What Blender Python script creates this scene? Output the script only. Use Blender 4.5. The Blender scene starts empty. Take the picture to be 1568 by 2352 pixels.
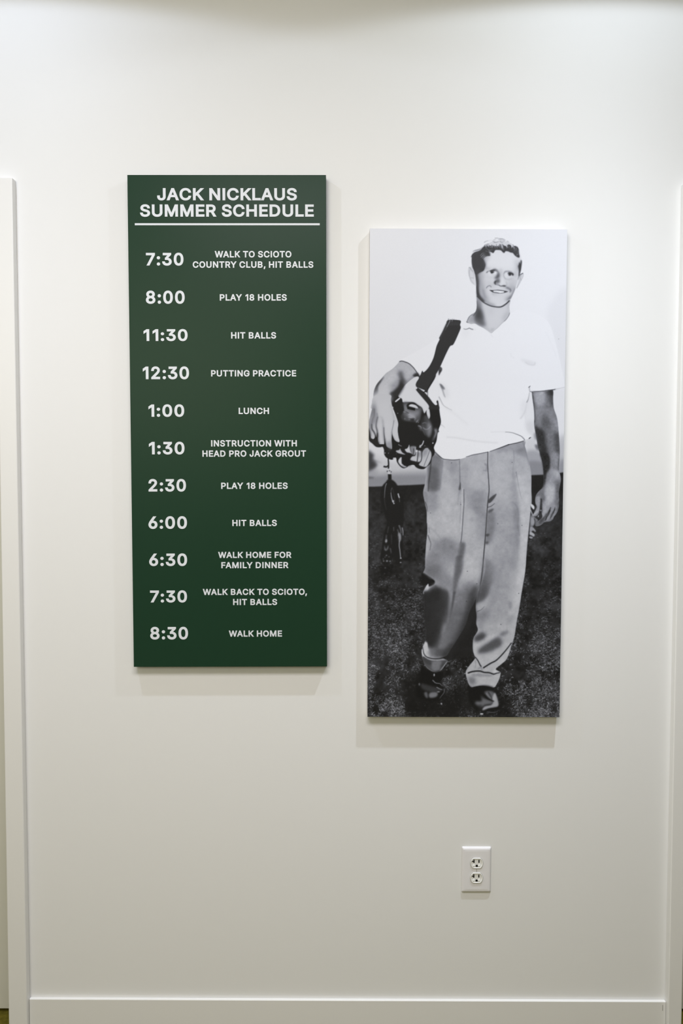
import bpy, math
import numpy as np
from mathutils import Matrix, Vector, geometry

C = bpy.context.scene.collection
SC = bpy.context.scene
CAMZ = 1.515                    # camera height above the floor
CEIL = 2.90

# ------------------------------------------------------------------ camera
cam_data = bpy.data.cameras.new('camera')
cam_data.sensor_fit = 'HORIZONTAL'; cam_data.sensor_width = 36.0
cam_data.lens = 36.0 * 1700 / 1568
cam_data.clip_start = 0.05
cam = bpy.data.objects.new('camera', cam_data); C.objects.link(cam)
Mc = Matrix(((0.9999859, -0.0033210, -0.0041371),
             (-0.0039925, 0.0424094, -0.9990923),
             (0.0034934, 0.9990948, 0.0423956)))
cam.location = (0, -1.96, CAMZ)
cam.rotation_euler = Mc.to_euler()
SC.camera = cam

# ------------------------------------------------------------------ light and exposure
SC.view_settings.view_transform = 'Standard'
SC.view_settings.look = 'None'
SC.view_settings.exposure = 0.0
SC.view_settings.gamma = 1.0
SC.view_settings.use_curve_mapping = False

world = bpy.data.worlds.new('room_glow'); SC.world = world
world.use_nodes = True
world.node_tree.nodes['Background'].inputs[0].default_value = (1.0, 0.97, 0.86, 1)
world.node_tree.nodes['Background'].inputs[1].default_value = 0.01

def area(name, loc, rot, sx, sy, power, col):
    l = bpy.data.lights.new(name, 'AREA'); l.shape = 'RECTANGLE'; l.size = sx; l.size_y = sy
    l.energy = power; l.color = col
    o = bpy.data.objects.new(name, l); C.objects.link(o); o.location = loc; o.rotation_euler = rot
    return o
# added fill lights: a frontal one behind the camera, one facing down under the ceiling
area('frontal_fill_light', (-1.35, -3.7, 2.35), (math.radians(90), 0, 0), 1.9, 1.1, 41, (.99, .945, .77))  # added ambient fill for the wall, no glazing is built here
area('ceiling_fill_light', (-.15, -1.75, CEIL - .02), (0, 0, 0), 1.2, .6, 46, (.985, .945, .975))  # added fill that lifts the wall's middle height, not an actual fixture

def downlight_lamp(name, x, power, col, narrow, wide):
    # recessed downlight: most of its light goes straight down, a little grazes the wall
    l = bpy.data.lights.new(name, 'SPOT'); l.energy = power; l.color = col
    l.shadow_soft_size = .022; l.spot_size = math.radians(162); l.spot_blend = .10
    l.use_nodes = True
    nt = l.node_tree; N = nt.nodes; em = N['Emission']
    tc = N.new('ShaderNodeTexCoord'); sp = N.new('ShaderNodeSeparateXYZ'); ab = N.new('ShaderNodeMath'); ab.operation = 'ABSOLUTE'
    pw = N.new('ShaderNodeMath'); pw.operation = 'POWER'; pw.inputs[1].default_value = 8.0
    ma = N.new('ShaderNodeMath'); ma.operation = 'MULTIPLY_ADD'; ma.inputs[1].default_value = narrow; ma.inputs[2].default_value = wide
    nt.links.new(tc.outputs['Normal'], sp.inputs[0]); nt.links.new(sp.outputs['Z'], ab.inputs[0])
    nt.links.new(ab.outputs[0], pw.inputs[0]); nt.links.new(pw.outputs[0], ma.inputs[0]); nt.links.new(ma.outputs[0], em.inputs['Strength'])
    o = bpy.data.objects.new(name, l); C.objects.link(o); o.location = (x, -.565, CEIL - .035)
    return o
downlight_lamp('downlight_lamp', -.90, 56, (.71, .79, 1), .98, .165)
downlight_lamp('downlight_lamp', .70, 144, (.79, .87, 1), .9, .069)

# ------------------------------------------------------------------ helpers
def mat(name, col, rough=.6, spec=.5, noise=None, bump=0., bscale=200):
    m = bpy.data.materials.new(name); m.use_nodes = True
    nt = m.node_tree; b = nt.nodes['Principled BSDF']
    b.inputs['Base Color'].default_value = (*col, 1); b.inputs['Roughness'].default_value = rough
    b.inputs['Specular IOR Level'].default_value = spec
    if noise:
        sc, amt = noise
        tc = nt.nodes.new('ShaderNodeTexCoord'); n = nt.nodes.new('ShaderNodeTexNoise')
        n.inputs['Scale'].default_value = sc; n.inputs['Detail'].default_value = 6
        mx = nt.nodes.new('ShaderNodeMix'); mx.data_type = 'RGBA'
        mx.inputs['A'].default_value = (*[c * (1 - amt) for c in col], 1); mx.inputs['B'].default_value = (*[min(c * (1 + amt), 1) for c in col], 1)
        nt.links.new(tc.outputs['Object'], n.inputs['Vector']); nt.links.new(n.outputs['Fac'], mx.inputs['Factor'])
        nt.links.new(mx.outputs['Result'], b.inputs['Base Color'])
    if bump:
        tc = nt.nodes.new('ShaderNodeTexCoord'); n = nt.nodes.new('ShaderNodeTexNoise'); n.inputs['Scale'].default_value = bscale
        n.inputs['Detail'].default_value = 3
        bp = nt.nodes.new('ShaderNodeBump'); bp.inputs['Strength'].default_value = bump; bp.inputs['Distance'].default_value = .001
        nt.links.new(tc.outputs['Object'], n.inputs['Vector']); nt.links.new(n.outputs['Fac'], bp.inputs['Height'])
        nt.links.new(bp.outputs['Normal'], b.inputs['Normal'])
    return m

class MB:                                             # collects faces, builds ONE mesh object
    def __init__(s): s.v = []; s.f = []
    def add(s, vs, fs):
        k = len(s.v); s.v += [tuple(v) for v in vs]; s.f += [tuple(i + k for i in f) for f in fs]; return s
    def box(s, x0, x1, y0, y1, z0, z1):
        v = [(x, y, z) for z in (z0, z1) for y in (y0, y1) for x in (x0, x1)]
        return s.add(v, [(0, 2, 3, 1), (4, 5, 7, 6), (0, 1, 5, 4), (2, 6, 7, 3), (0, 4, 6, 2), (1, 3, 7, 5)])
    def prism(s, poly, y0, y1):                       # outline (x, z) counter-clockwise seen from -Y, extruded in Y
        n = len(poly); v = [(x, y0, z) for x, z in poly] + [(x, y1, z) for x, z in poly]
        f = [tuple(range(n)), tuple(range(2 * n - 1, n - 1, -1))] + [(i, i + n, (i + 1) % n + n, (i + 1) % n) for i in range(n)]
        return s.add(v, f)
    def rings(s, rr, cap0=False, cap1=True):          # stack of equal-length rings of 3-D points
        n = len(rr[0]); v = [p for r in rr for p in r]; f = []
        for k in range(len(rr) - 1):
            for i in range(n):
                j = (i + 1) % n; f.append((k * n + i, k * n + j, (k + 1) * n + j, (k + 1) * n + i))
        if cap1: f.append(tuple((len(rr) - 1) * n + i for i in range(n)))
        if cap0: f.append(tuple(range(n - 1, -1, -1)))
        return s.add(v, f)
    def build(s, name, m, parent=None, bevel=0, smooth=False, loc=None, seg=2):
        me = bpy.data.meshes.new(name); me.from_pydata(s.v, [], s.f); me.validate(); me.materials.append(m)
        if smooth: me.shade_smooth()
        o = bpy.data.objects.new(name, me); C.objects.link(o)
        if parent: o.parent = parent
        if loc: o.location = loc
        if bevel:
            b = o.modifiers.new('bevel', 'BEVEL'); b.width = bevel; b.segments = seg; b.limit_method = 'ANGLE'
            b.harden_normals = False
        return o

def struct(o): o['kind'] = 'structure'; return o
def thing(name, label, cat, loc, rot=(0, 0, 0), group=None):
    o = bpy.data.objects.new(name, None); C.objects.link(o); o.location = loc; o.rotation_euler = rot
    o.empty_display_size = .05
    o['label'] = label; o['category'] = cat
    if group: o['group'] = group
    return o

# ------------------------------------------------------------------ materials
M_WALL = mat('wall_paint', (.80, .80, .785), .6, .3, bump=.06, bscale=420)
M_CEIL = mat('ceiling_paint', (.84, .84, .83), .8, .2)
M_TRIM = mat('trim_enamel', (.80, .795, .77), .38, .5, bump=.02, bscale=60)
M_FLOOR = mat('olive_carpet', (.115, .095, .012), .95, .1, noise=(90, .6), bump=.5, bscale=300)
M_DOOR = mat('door_enamel', (.62, .61, .53), .4, .5)
M_GREEN = mat('green_laminate', (.0140, .0420, .0222), .34, .10, noise=(3, .04), bump=.015, bscale=500)
M_EDGE = mat('board_edge', (.62, .60, .58), .6, .3)
M_TEXT = mat('white_vinyl', (.72, .75, .785), .5, .4)
M_PLATE = mat('plate_plastic', (.80, .79, .80), .3, .5)
M_RECEP = mat('outlet_plastic', (.82, .82, .79), .35, .5)
M_HOLE = mat('slot_black', (.006, .006, .006), .6, .2)
M_GAP = mat('seam_grey', (.25, .24, .2), .7, .2)
M_LAMP = mat('can_reflector', (.8, .8, .8), .3, .5)

# ------------------------------------------------------------------ the room
Z = lambda r: CAMZ + r
TOPL, TOPR = Z(.7752), Z(.7718)                       # tops of the two door casings
BL, BR = Z(-1.4060), Z(-1.4125)                       # top edge of the baseboard, left and right end
# main wall with the two door openings
w = MB(); T = .12
w.box(-.882, .931, 0, T, 0, CEIL)
w.box(-3.2, -.882, 0, T, TOPL - .055, CEIL); w.box(.931, 3.2, 0, T, TOPR - .055, CEIL)
w.box(-3.2, -1.76, 0, T, 0, TOPL - .055); w.box(1.81, 3.2, 0, T, 0, TOPR - .055)
struct(w.build('wall_back', M_WALL))
struct(MB().box(-3.3, -3.2, -5.0, T, 0, CEIL).build('wall_left', M_WALL))
struct(MB().box(3.2, 3.3, -5.0, T, 0, CEIL).build('wall_right', M_WALL))
struct(MB().box(-3.3, 3.3, -5.1, .6, -.06, 0).build('floor', M_FLOOR))
# ceiling with two round cut-outs is a plain slab; the cans sit on its underside
struct(MB().box(-3.3, 3.3, -5.1, .3, CEIL, CEIL + .08).build('ceiling', M_CEIL))
# doors: slab set back in its frame, a finger's gap above the floor
def door(name, x0, x1, top):
    m = MB().box(x0, x1, .088, .128, .010, top)
    m2 = MB()
    d = struct(m.build(name, M_DOOR, bevel=.002))
    w_ = (x1 - x0)
    for k, (z0, z1) in enumerate(((.25, .95), (1.08, top - .16))):
        MB().box(x0 + .13, x1 - .13, .082, .0885, z0, z1).build('door_panel', M_DOOR, d, bevel=.003)
    return d
door('door_1', -1.752, -.886, TOPL - .06)
door('door_2', .938, 1.803, TOPR - .06)
struct(MB().box(-3.2, 3.2, .5, .56, 0, CEIL).build('wall_beyond', M_WALL))

def jamb(name, xi, xo, s, top):                       # lining of the opening
    m = MB(); a, b = sorted((xi, xi + s * .0035)); m.box(a, b, -.001, T + .002, 0, top)
    a, b = sorted((xo, xo - s * .0035)); m.box(a, b, -.001, T + .002, 0, top)
    a, b = sorted((xi, xo)); m.box(a, b, -.001, T + .002, top - .004, top)
    # door stop bead
    a, b = sorted((xi, xi + s * .012)); m.box(a, b, .070, .087, 0, top - .004)
    return struct(m.build(name, M_TRIM))
jamb('trim_3', -.8845, -1.7575, -1, TOPL - .0555); jamb('trim_4', .9335, 1.8075, 1, TOPR - .0555)

def casing(name, xtop, xbot, xi, xfar, s, top):
    # flat casing round the opening: two legs and a head, outer edge eased
    th = .0225; m = MB()
    def leg(a_t, a_b, b_t, b_b, t):                   # outline of a leg, a = outer, b = inner
        q = [(a_b, 0), (b_b, 0), (b_t, t), (a_t, t)]
        if s < 0: q = [(b_b, 0), (a_b, 0), (a_t, t), (b_t, t)]
        return q
    m.prism(leg(xtop, xbot, xi, xi, top), -th, -.0002)
    far = xfar + (-.05 if s < 0 else .05)
    a, b = sorted((xfar, far)); m.box(a, b, -th, -.0002, 0, top)
    a, b = sorted((xi, xfar)); m.box(a, b, -th, -.0002, top - .0505, top)
    return struct(m.build(name, M_TRIM, bevel=.0028, seg=3))
casing('trim_1', -.8400, -.8335, -.8835, -1.7565, -1, TOPL)
casing('trim_2', .8890, .8955, .9325, 1.8065, 1, TOPR)
# baseboard between the casings
bb = MB(); bt = .0095
prof = [(-.0002, 0.), (-bt, 0.), (-bt, -.0045), (-bt - .0005, -.007)]
bb.add([(-.8333, -.0002, 0), (.8950, -.0002, 0), (.8950, -bt, 0), (-.8333, -bt, 0),
        (-.8333, -.0002, BL), (.8950, -.0002, BR), (.8950, -bt, BR), (-.8333, -bt, BL)],
       [(0, 1, 2, 3), (4, 7, 6, 5), (0, 4, 5, 1), (3, 2, 6, 7), (0, 3, 7, 4), (1, 5, 6, 2)])
struct(bb.build('baseboard_back', M_TRIM, bevel=.0022, seg=3))
MB().box(.8853, .8862, -bt - .0006, -bt + .004, BR - .025, BR - .009).build('trim_5', M_GAP)
struct(bpy.data.objects['trim_5'])

# recessed downlight trims in the ceiling (above the frame)
def can(x):
    t = thing('recessed_downlight', 'round white recessed ceiling downlight ' + ('above the green schedule board' if x < 0 else 'above the black and white photo board'), 'lamp', (x, -.565, CEIL), group='downlights along the wall')
    ring = lambda r, z, n=32: [(r * math.cos(2 * math.pi * i / n), -r * math.sin(2 * math.pi * i / n), z) for i in range(n)]
    MB().rings([ring(.052, .0), ring(.052, -.004), ring(.066, -.007), ring(.072, -.004), ring(.072, 0)], cap1=False).build('trim_ring', M_LAMP, t, smooth=True)
    MB().rings([ring(.050, -.0006), ring(.001, -.0007)], cap1=False).build('reflector', M_LAMP, t)
can(-.90); can(.70)

GLYPHS = {',': (0.1745, ['84,-1445 462,960 1697,960 1033,-1445']),
'0': (0.4531, ['2267,-318 2018,-304 1780,-262 1554,-190 1342,-88 1146,42 969,199 811,378 673,580 553,804 453,1048 371,1312 308,1593 263,1891 237,2207 228,2540 237,2874 264,3190 309,3488 373,3770 456,4034 558,4279 678,4503 816,4706 974,4886 1151,5043 1346,5174 1557,5276 1782,5349 2019,5391 2267,5405 2515,5391 2752,5349 2977,5276 3188,5174 3383,5043 3560,4886 3718,4706 3856,4503 3975,4278 4076,4033 4159,3770 4222,3488 4267,3190 4294,2874 4303,2540 4294,2207 4268,1891 4223,1593 4160,1312 4078,1048 3978,804 3858,580 3720,378 3563,199 3386,43 3191,-88 2980,-190 2754,-262 2516,-304', '2267,746 2377,753 2476,774 2567,809 2652,858 2733,922 2809,1003 2882,1102 2948,1218 3008,1354 3061,1509 3106,1682 3142,1872 3167,2078 3183,2301 3188,2540 3183,2782 3167,3007 3142,3215 3106,3405 3061,3578 3008,3733 2948,3869 2882,3986 2809,4085 2732,4167 2651,4232 2566,4281 2476,4316 2377,4337 2267,4344 2156,4337 2056,4316 1965,4281 1881,4232 1800,4167 1723,4085 1651,3986 1584,3869 1524,3733 1471,3578 1425,3405 1390,3214 1364,3007 1348,2782 1343,2540 1348,2301 1364,2078 1390,1872 1425,1682 1470,1509 1524,1354 1584,1219 1651,1102 1723,1003 1800,921 1880,857 1965,809 2056,774 2156,753']),
'1': (0.3339, ['3009,5337 3009,-250 1874,-250 1874,4233 2175,4233 610,3084 610,4395 1903,5337']),
'2': (0.453, ['388,-250 388,574 2158,2456 2629,2982 2733,3119 2816,3249 2878,3368 2919,3479 2943,3593 2951,3713 2941,3846 2911,3957 2863,4052 2799,4136 2719,4206 2621,4264 2508,4308 2380,4335 2237,4344 2085,4334 1955,4303 1844,4255 1750,4190 1672,4111 1609,4016 1561,3903 1531,3772 1503,3369 394,3369 415,3821 443,4016 491,4204 559,4382 647,4551 751,4706 870,4847 1004,4974 1152,5087 1313,5183 1485,5264 1666,5326 1854,5370 2049,5397 2250,5405 2451,5397 2644,5371 2830,5327 3009,5266 3177,5187 3334,5092 3477,4985 3607,4863 3722,4729 3823,4583 3909,4426 3976,4260 4023,4087 4051,3909 4060,3724 4048,3508 4008,3295 3944,3090 3890,2963 3824,2835 3747,2704 3659,2571 3559,2435 3446,2292 3319,2141 3178,1979 3022,1807 2852,1624 1776,503 1776,817 4142,817 4142,-250']),
'3': (0.4367, ['2178,-318 1977,-311 1781,-289 1591,-252 1407,-200 1227,-133 1057,-50 899,46 753,158 621,283 502,423 399,577 315,744 252,921 209,1108 157,1568 1303,1568 1364,1219 1404,1117 1462,1027 1538,948 1632,880 1745,825 1877,783 2024,757 2184,748 2356,759 2510,789 2648,837 2766,901 2861,978 2938,1070 2993,1174 3028,1298 3040,1448 3029,1588 2996,1717 2942,1835 2868,1939 2767,2030 2633,2112 2543,2150 2435,2182 2311,2205 2169,2220 2007,2225 1317,2225 1317,3085 2628,4577 2628,4270 446,4270 446,5337 3975,5337 3975,4511 1934,2310 1863,3123 2328,3152 2559,3145 2780,3116 2990,3063 3187,2987 3367,2892 3530,2782 3677,2656 3808,2515 3920,2358 4014,2191 4087,2016 4139,1833 4170,1643 4180,1448 4170,1248 4138,1054 4085,868 4010,690 3914,524 3800,370 3671,231 3527,105 3368,-5 3196,-100 3012,-179 2816,-241 2612,-284 2399,-310']),
'4': (0.4527, ['146,805 146,1652 2325,5337 3545,5337 1336,1591 1336,1875 4381,1875 4381,805', '2567,-250 2567,1212 2567,1461 2567,3425 3678,3425 3678,-250']),
'5': (0.4506, ['2213,-318 2014,-310 1822,-286 1637,-245 1458,-188 1289,-113 1130,-25 983,77 849,192 728,320 621,460 530,611 456,771 401,938 364,1112 321,1554 1431,1554 1491,1221 1526,1127 1581,1038 1652,958 1739,888 1841,829 1955,785 2078,758 2210,749 2367,762 2506,799 2634,860 2747,941 2841,1041 2920,1161 2979,1299 3015,1451 3028,1626 3023,1727 3009,1827 2987,1920 2955,2008 2918,2088 2833,2216 2735,2320 2619,2404 2487,2467 2342,2505 2175,2518 2037,2511 1896,2487 1757,2447 1631,2396 1530,2338 1355,2198 397,2305 735,5337 3913,5337 3913,4270 1730,4270 1617,3265 1278,3265 1345,3316 1510,3409 1692,3485 1886,3542 2088,3575 2292,3586 2450,3580 2603,3563 2752,3534 2897,3492 3036,3439 3169,3376 3296,3303 3415,3219 3527,3127 3632,3025 3728,2914 3815,2796 3893,2671 3962,2540 4021,2402 4071,2257 4110,2107 4137,1952 4154,1794 4159,1630 4149,1416 4120,1207 4069,1006 3998,814 3906,632 3797,463 3673,308 3533,168 3379,44 3210,-65 3029,-157 2837,-228 2636,-279 2428,-308']),
'6': (0.4369, ['2264,-318 2054,-309 1852,-279 1658,-230 1472,-160 1296,-69 1132,38 983,162 849,301 729,455 625,624 538,805 471,997 423,1196 394,1403 385,1618 392,1787 414,1959 451,2132 501,2306 565,2483 646,2668 747,2866 867,3078 1006,3304 1164,3543 2391,5337 3697,5337 1640,2362 1026,2362 1296,2841 1380,2955 1480,3059 1594,3154 1723,3236 1864,3302 2018,3352 2180,3382 2347,3391 2552,3382 2747,3356 2935,3311 3113,3247 3281,3164 3436,3065 3578,2951 3706,2821 3818,2676 3916,2518 3997,2347 4060,2166 4104,1976 4131,1778 4139,1571 4130,1361 4101,1159 4052,964 3983,778 3895,602 3790,438 3670,289 3536,153 3388,32 3225,-74 3050,-163 2865,-231 2672,-280 2472,-309', '2264,736 2411,748 2539,783 2654,839 2757,918 2846,1015 2921,1131 2977,1263 3011,1409 3023,1571 3011,1738 2977,1885 2922,2015 2848,2128 2758,2224 2655,2300 2541,2356 2412,2390 2264,2402 2115,2390 1984,2356 1866,2300 1762,2224 1673,2132 1600,2021 1546,1892 1512,1748 1501,1584 1512,1415 1546,1265 1602,1132 1676,1016 1765,919 1869,840 1986,783 2116,748']),
'7': (0.4206, ['564,-250 2983,4543 2983,4270 371,4270 371,5337 4156,5337 4156,4427 1803,-250']),
'8': (0.4527, ['2264,-318 2044,-310 1832,-286 1629,-245 1435,-188 1250,-113 1078,-23 920,81 777,199 648,330 535,476 439,634 364,802 311,979 279,1162 269,1350 275,1501 293,1646 325,1788 368,1926 425,2062 541,2264 684,2446 854,2606 1046,2737 1257,2833 1276,2838 1276,2487 1290,2483 1125,2562 974,2665 840,2789 723,2933 626,3090 550,3256 495,3431 463,3614 453,3803 462,3983 491,4157 540,4324 608,4485 696,4635 798,4775 915,4901 1046,5015 1190,5116 1346,5204 1514,5277 1691,5334 1875,5374 2066,5397 2264,5405 2459,5397 2648,5374 2831,5334 3006,5277 3173,5204 3329,5116 3472,5015 3602,4902 3719,4775 3823,4636 3911,4485 3979,4325 4029,4157 4058,3983 4067,3803 4057,3615 4024,3433 3970,3258 3894,3092 3798,2935 3682,2792 3550,2667 3401,2564 3239,2484 3254,2488 3254,2837 3271,2833 3479,2736 3669,2605 3837,2446 3980,2265 4097,2064 4156,1928 4201,1790 4233,1647 4252,1501 4258,1350 4248,1162 4216,979 4163,802 4087,634 3991,475 3876,330 3747,198 3603,81 3445,-23 3273,-113 3089,-188 2896,-245 2693,-286 2483,-310', '2261,742 2448,753 2608,783 2744,832 2858,895 2950,970 3022,1055 3073,1151 3104,1260 3115,1386 3103,1522 3069,1641 3013,1749 2934,1847 2836,1932 2718,2003 2581,2057 2431,2090 2264,2101 2093,2090 1940,2057 1803,2003 1684,1931 1586,1847 1507,1749 1451,1641 1417,1522 1405,1386 1416,1259 1447,1151 1498,1055 1568,969 1660,895 1779,830 1855,801 1944,776 2042,757 2148,746', '2264,3146 2400,3155 2520,3182 2627,3226 2718,3283 2794,3353 2857,3437 2903,3530 2931,3635 2941,3756 2932,3877 2905,3981 2862,4070 2803,4148 2729,4214 2638,4270 2530,4312 2406,4339 2264,4348 2119,4339 1994,4312 1885,4270 1794,4214 1719,4147 1660,4069 1616,3979 1588,3877 1579,3756 1589,3634 1616,3528 1661,3435 1721,3353 1796,3285 1890,3227 2000,3183 2124,3155']),
'9': (0.4524, ['2260,5405 2470,5396 2672,5366 2866,5317 3052,5247 3228,5156 3391,5049 3540,4925 3675,4786 3794,4632 3899,4463 3986,4282 4053,4091 4101,3891 4130,3684 4139,3469 4132,3300 4110,3128 4073,2955 4023,2781 3959,2604 3878,2419 3777,2221 3657,2009 3517,1783 3359,1544 2136,-250 827,-250 2884,2725 3502,2725 3230,2245 3145,2132 3045,2027 2929,1932 2800,1852 2660,1785 2507,1735 2345,1705 2180,1696 1976,1705 1781,1731 1595,1776 1417,1840 1249,1922 1093,2021 950,2136 822,2266 708,2410 610,2569 528,2739 465,2920 420,3111 393,3310 385,3517 394,3727 423,3930 472,4124 541,4311 629,4487 735,4651 854,4800 989,4935 1138,5056 1300,5161 1476,5250 1661,5318 1853,5367 2053,5396', '2260,4351 2117,4339 1989,4304 1872,4247 1768,4168 1679,4072 1605,3956 1549,3824 1515,3679 1504,3517 1515,3350 1549,3203 1605,3072 1678,2958 1766,2865 1871,2788 1988,2731 2117,2697 2260,2685 2408,2697 2540,2731 2658,2787 2762,2862 2849,2955 2923,3068 2978,3197 3012,3341 3023,3503 3012,3672 2977,3821 2921,3955 2848,4072 2759,4169 2656,4247 2540,4304 2409,4339']),
':': (0.1905, ['953,-296 769,-273 599,-203 453,-90 338,56 266,226 243,410 266,595 337,766 453,913 599,1026 769,1096 953,1119 1137,1096 1308,1026 1455,912 1569,765 1639,594 1662,410 1639,227 1569,57 1455,-89 1308,-203 1137,-273', '953,2455 769,2478 599,2549 453,2662 338,2807 266,2977 243,3161 266,3347 337,3518 453,3665 599,3778 769,3848 953,3871 1137,3848 1308,3778 1455,3664 1569,3517 1639,3346 1662,3161 1639,2978 1569,2808 1455,2663 1309,2549 1138,2478']),
'A': (0.4794, ['-193,-250 1839,5337 2937,5337 4988,-250 3774,-250 2635,2944 2403,3646 1986,5033 2787,5033 2368,3634 2142,2945 1028,-250', '849,1170 849,2237 3948,2237 3948,1170']),
'B': (0.478, ['351,-250 351,5337 2414,5337 2633,5329 2844,5305 3043,5264 3230,5205 3402,5129 3558,5037 3699,4934 3824,4816 3934,4686 4026,4544 4100,4394 4158,4239 4199,4077 4223,3910 4231,3736 4217,3500 4170,3281 4090,3085 3982,2917 3854,2773 3706,2653 3549,2560 3388,2485 3398,2488 3398,2835 3372,2839 3573,2770 3767,2666 3949,2527 4108,2355 4241,2156 4311,2013 4364,1863 4400,1704 4422,1537 4429,1361 4421,1187 4396,1016 4354,852 4294,693 4217,541 4121,396 4004,263 3870,145 3719,42 3551,-48 3365,-122 3163,-179 2945,-219 2713,-242 2469,-250', '1496,820 2443,820 2650,828 2819,852 2955,888 3058,934 3135,988 3196,1051 3243,1120 3276,1193 3296,1274 3303,1365 3292,1490 3262,1602 3210,1709 3139,1804 3049,1887 2939,1958 2810,2012 2659,2046 2474,2058 1496,2058', '1496,3104 2372,3104 2525,3114 2655,3142 2772,3188 2872,3247 2954,3318 3020,3401 3069,3494 3099,3599 3109,3723 3103,3815 3084,3898 3053,3973 3009,4042 2953,4106 2886,4160 2802,4203 2694,4237 2560,4259 2394,4267 1496,4267']),
'C': (0.5132, ['2671,-318 2390,-304 2118,-262 1856,-191 1607,-92 1370,36 1150,191 950,369 771,570 611,794 472,1040 356,1308 267,1592 203,1892 165,2208 153,2540 165,2873 203,3190 267,3491 356,3776 472,4042 611,4289 770,4513 950,4715 1150,4894 1370,5049 1606,5178 1856,5278 2117,5349 2390,5391 2670,5405 2840,5400 3005,5385 3166,5361 3325,5326 3480,5281 3631,5225 3776,5160 3915,5086 4049,5001 4176,4908 4296,4805 4408,4693 4512,4574 4607,4446 4694,4311 4771,4167 4838,4016 4894,3859 4940,3695 5037,3232 3893,3232 3799,3570 3748,3696 3684,3808 3608,3910 3522,4001 3425,4081 3319,4149 3204,4206 3081,4250 2950,4282 2814,4301 2674,4308 2516,4300 2368,4276 2229,4236 2096,4181 1970,4111 1852,4026 1744,3926 1646,3811 1556,3679 1476,3531 1408,3367 1355,3187 1316,2989 1292,2774 1284,2540 1292,2308 1316,2094 1355,1897 1409,1717 1477,1554 1558,1406 1648,1274 1747,1159 1855,1059 1973,974 2099,904 2231,850 2371,811 2518,787 2673,779 2813,786 2949,806 3080,838 3204,884 3319,940 3426,1009 3522,1088 3608,1178 3684,1280 3748,1394 3800,1520 3893,1855 5035,1855 4941,1394 4897,1231 4841,1074 4774,923 4697,779 4610,644 4515,517 4412,397 4300,286 4180,183 4052,89 3919,5 3780,-70 3635,-136 3485,-191 3329,-237 3170,-273 3008,-298 2842,-313']),
'D': (0.5217, ['2193,-250 709,-250 709,820 2142,820 2367,829 2567,854 2747,896 2909,953 3054,1024 3183,1110 3297,1209 3398,1322 3486,1450 3562,1594 3625,1755 3675,1932 3711,2124 3733,2331 3741,2554 3734,2774 3712,2979 3676,3168 3626,3342 3563,3501 3488,3645 3402,3771 3304,3883 3193,3981 3068,4065 2930,4136 2776,4192 2605,4233 2416,4258 2204,4267 682,4267 682,5337 2258,5337 2564,5324 2860,5285 3140,5218 3404,5123 3650,5000 3876,4852 4081,4679 4263,4482 4422,4263 4558,4022 4670,3762 4757,3484 4818,3190 4854,2880 4866,2554 4854,2225 4818,1913 4756,1617 4670,1338 4557,1075 4419,832 4257,611 4071,413 3861,239 3629,89 3376,-35 3105,-130 2816,-197 2510,-237', '1496,5337 1496,-250 351,-250 351,5337']),
'E': (0.4102, ['351,-250 351,5337 3975,5337 3975,4267 1496,4267 1496,3108 3804,3108 3804,2037 1496,2037 1496,820 4002,820 4002,-250']),
'F': (0.3991, ['351,-250 351,5337 3941,5337 3941,4267 1496,4267 1496,3033 3712,3033 3712,1962 1496,1962 1496,-250']),
'G': (0.5183, ['2686,-318 2397,-304 2119,-262 1853,-191 1600,-91 1362,38 1142,193 941,372 762,574 604,799 466,1046 352,1312 264,1596 202,1895 165,2210 153,2540 165,2873 202,3189 264,3490 352,3774 466,4041 603,4288 761,4512 939,4714 1137,4893 1356,5048 1591,5177 1838,5278 2098,5349 2369,5391 2646,5405 2823,5400 2994,5384 3161,5358 3325,5321 3484,5273 3638,5215 3785,5147 3926,5070 4061,4984 4189,4888 4309,4783 4421,4671 4525,4552 4620,4426 4706,4292 4783,4151 4850,4004 4907,3851 4953,3694 5052,3236 3905,3236 3791,3551 3731,3678 3663,3793 3586,3897 3501,3989 3407,4071 3305,4142 3196,4200 3076,4246 2947,4280 2806,4301 2654,4308 2502,4300 2358,4276 2222,4237 2092,4183 1967,4113 1850,4028 1743,3929 1646,3814 1556,3682 1476,3532 1408,3367 1355,3187 1316,2990 1292,2774 1284,2540 1292,2308 1316,2094 1355,1898 1409,1719 1477,1556 1557,1408 1648,1277 1748,1162 1857,1062 1976,977 2104,906 2238,851 2379,811 2529,787 2688,779 2833,786 2969,804 3096,835 3214,877 3325,931 3427,995 3520,1069 3602,1153 3677,1247 3742,1353 3798,1468 3841,1592 3872,1725 3891,1870 3910,2322 4469,1979 2577,1740 2577,2807 5030,2807 5030,1995 5018,1733 4982,1477 4921,1232 4835,1000 4725,782 4593,582 4443,400 4275,237 4089,92 3885,-32 3667,-136 3437,-216 3197,-273 2947,-307']),
'H': (0.5169, ['351,-250 351,5337 1496,5337 1496,3138 3673,3138 3673,5337 4818,5337 4818,-250 3673,-250 3673,2068 1496,2068 1496,-250']),
'I': (0.1847, ['351,-250 351,5337 1496,5337 1496,-250']),
'J': (0.3913, ['1850,-318 1559,-301 1285,-246 1029,-154 795,-23 583,146 400,351 257,589 158,854 99,1143 81,1446 81,1978 1226,1978 1226,1461 1234,1305 1257,1178 1292,1073 1338,988 1395,918 1464,858 1542,812 1630,778 1732,756 1850,749 1965,756 2066,778 2153,811 2230,858 2299,918 2356,988 2402,1073 2437,1178 2460,1305 2468,1461 2468,5337 3613,5337 3613,1446 3595,1143 3537,854 3437,589 3296,352 3114,146 2903,-23 2669,-154 2414,-246 2140,-301']),
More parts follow.
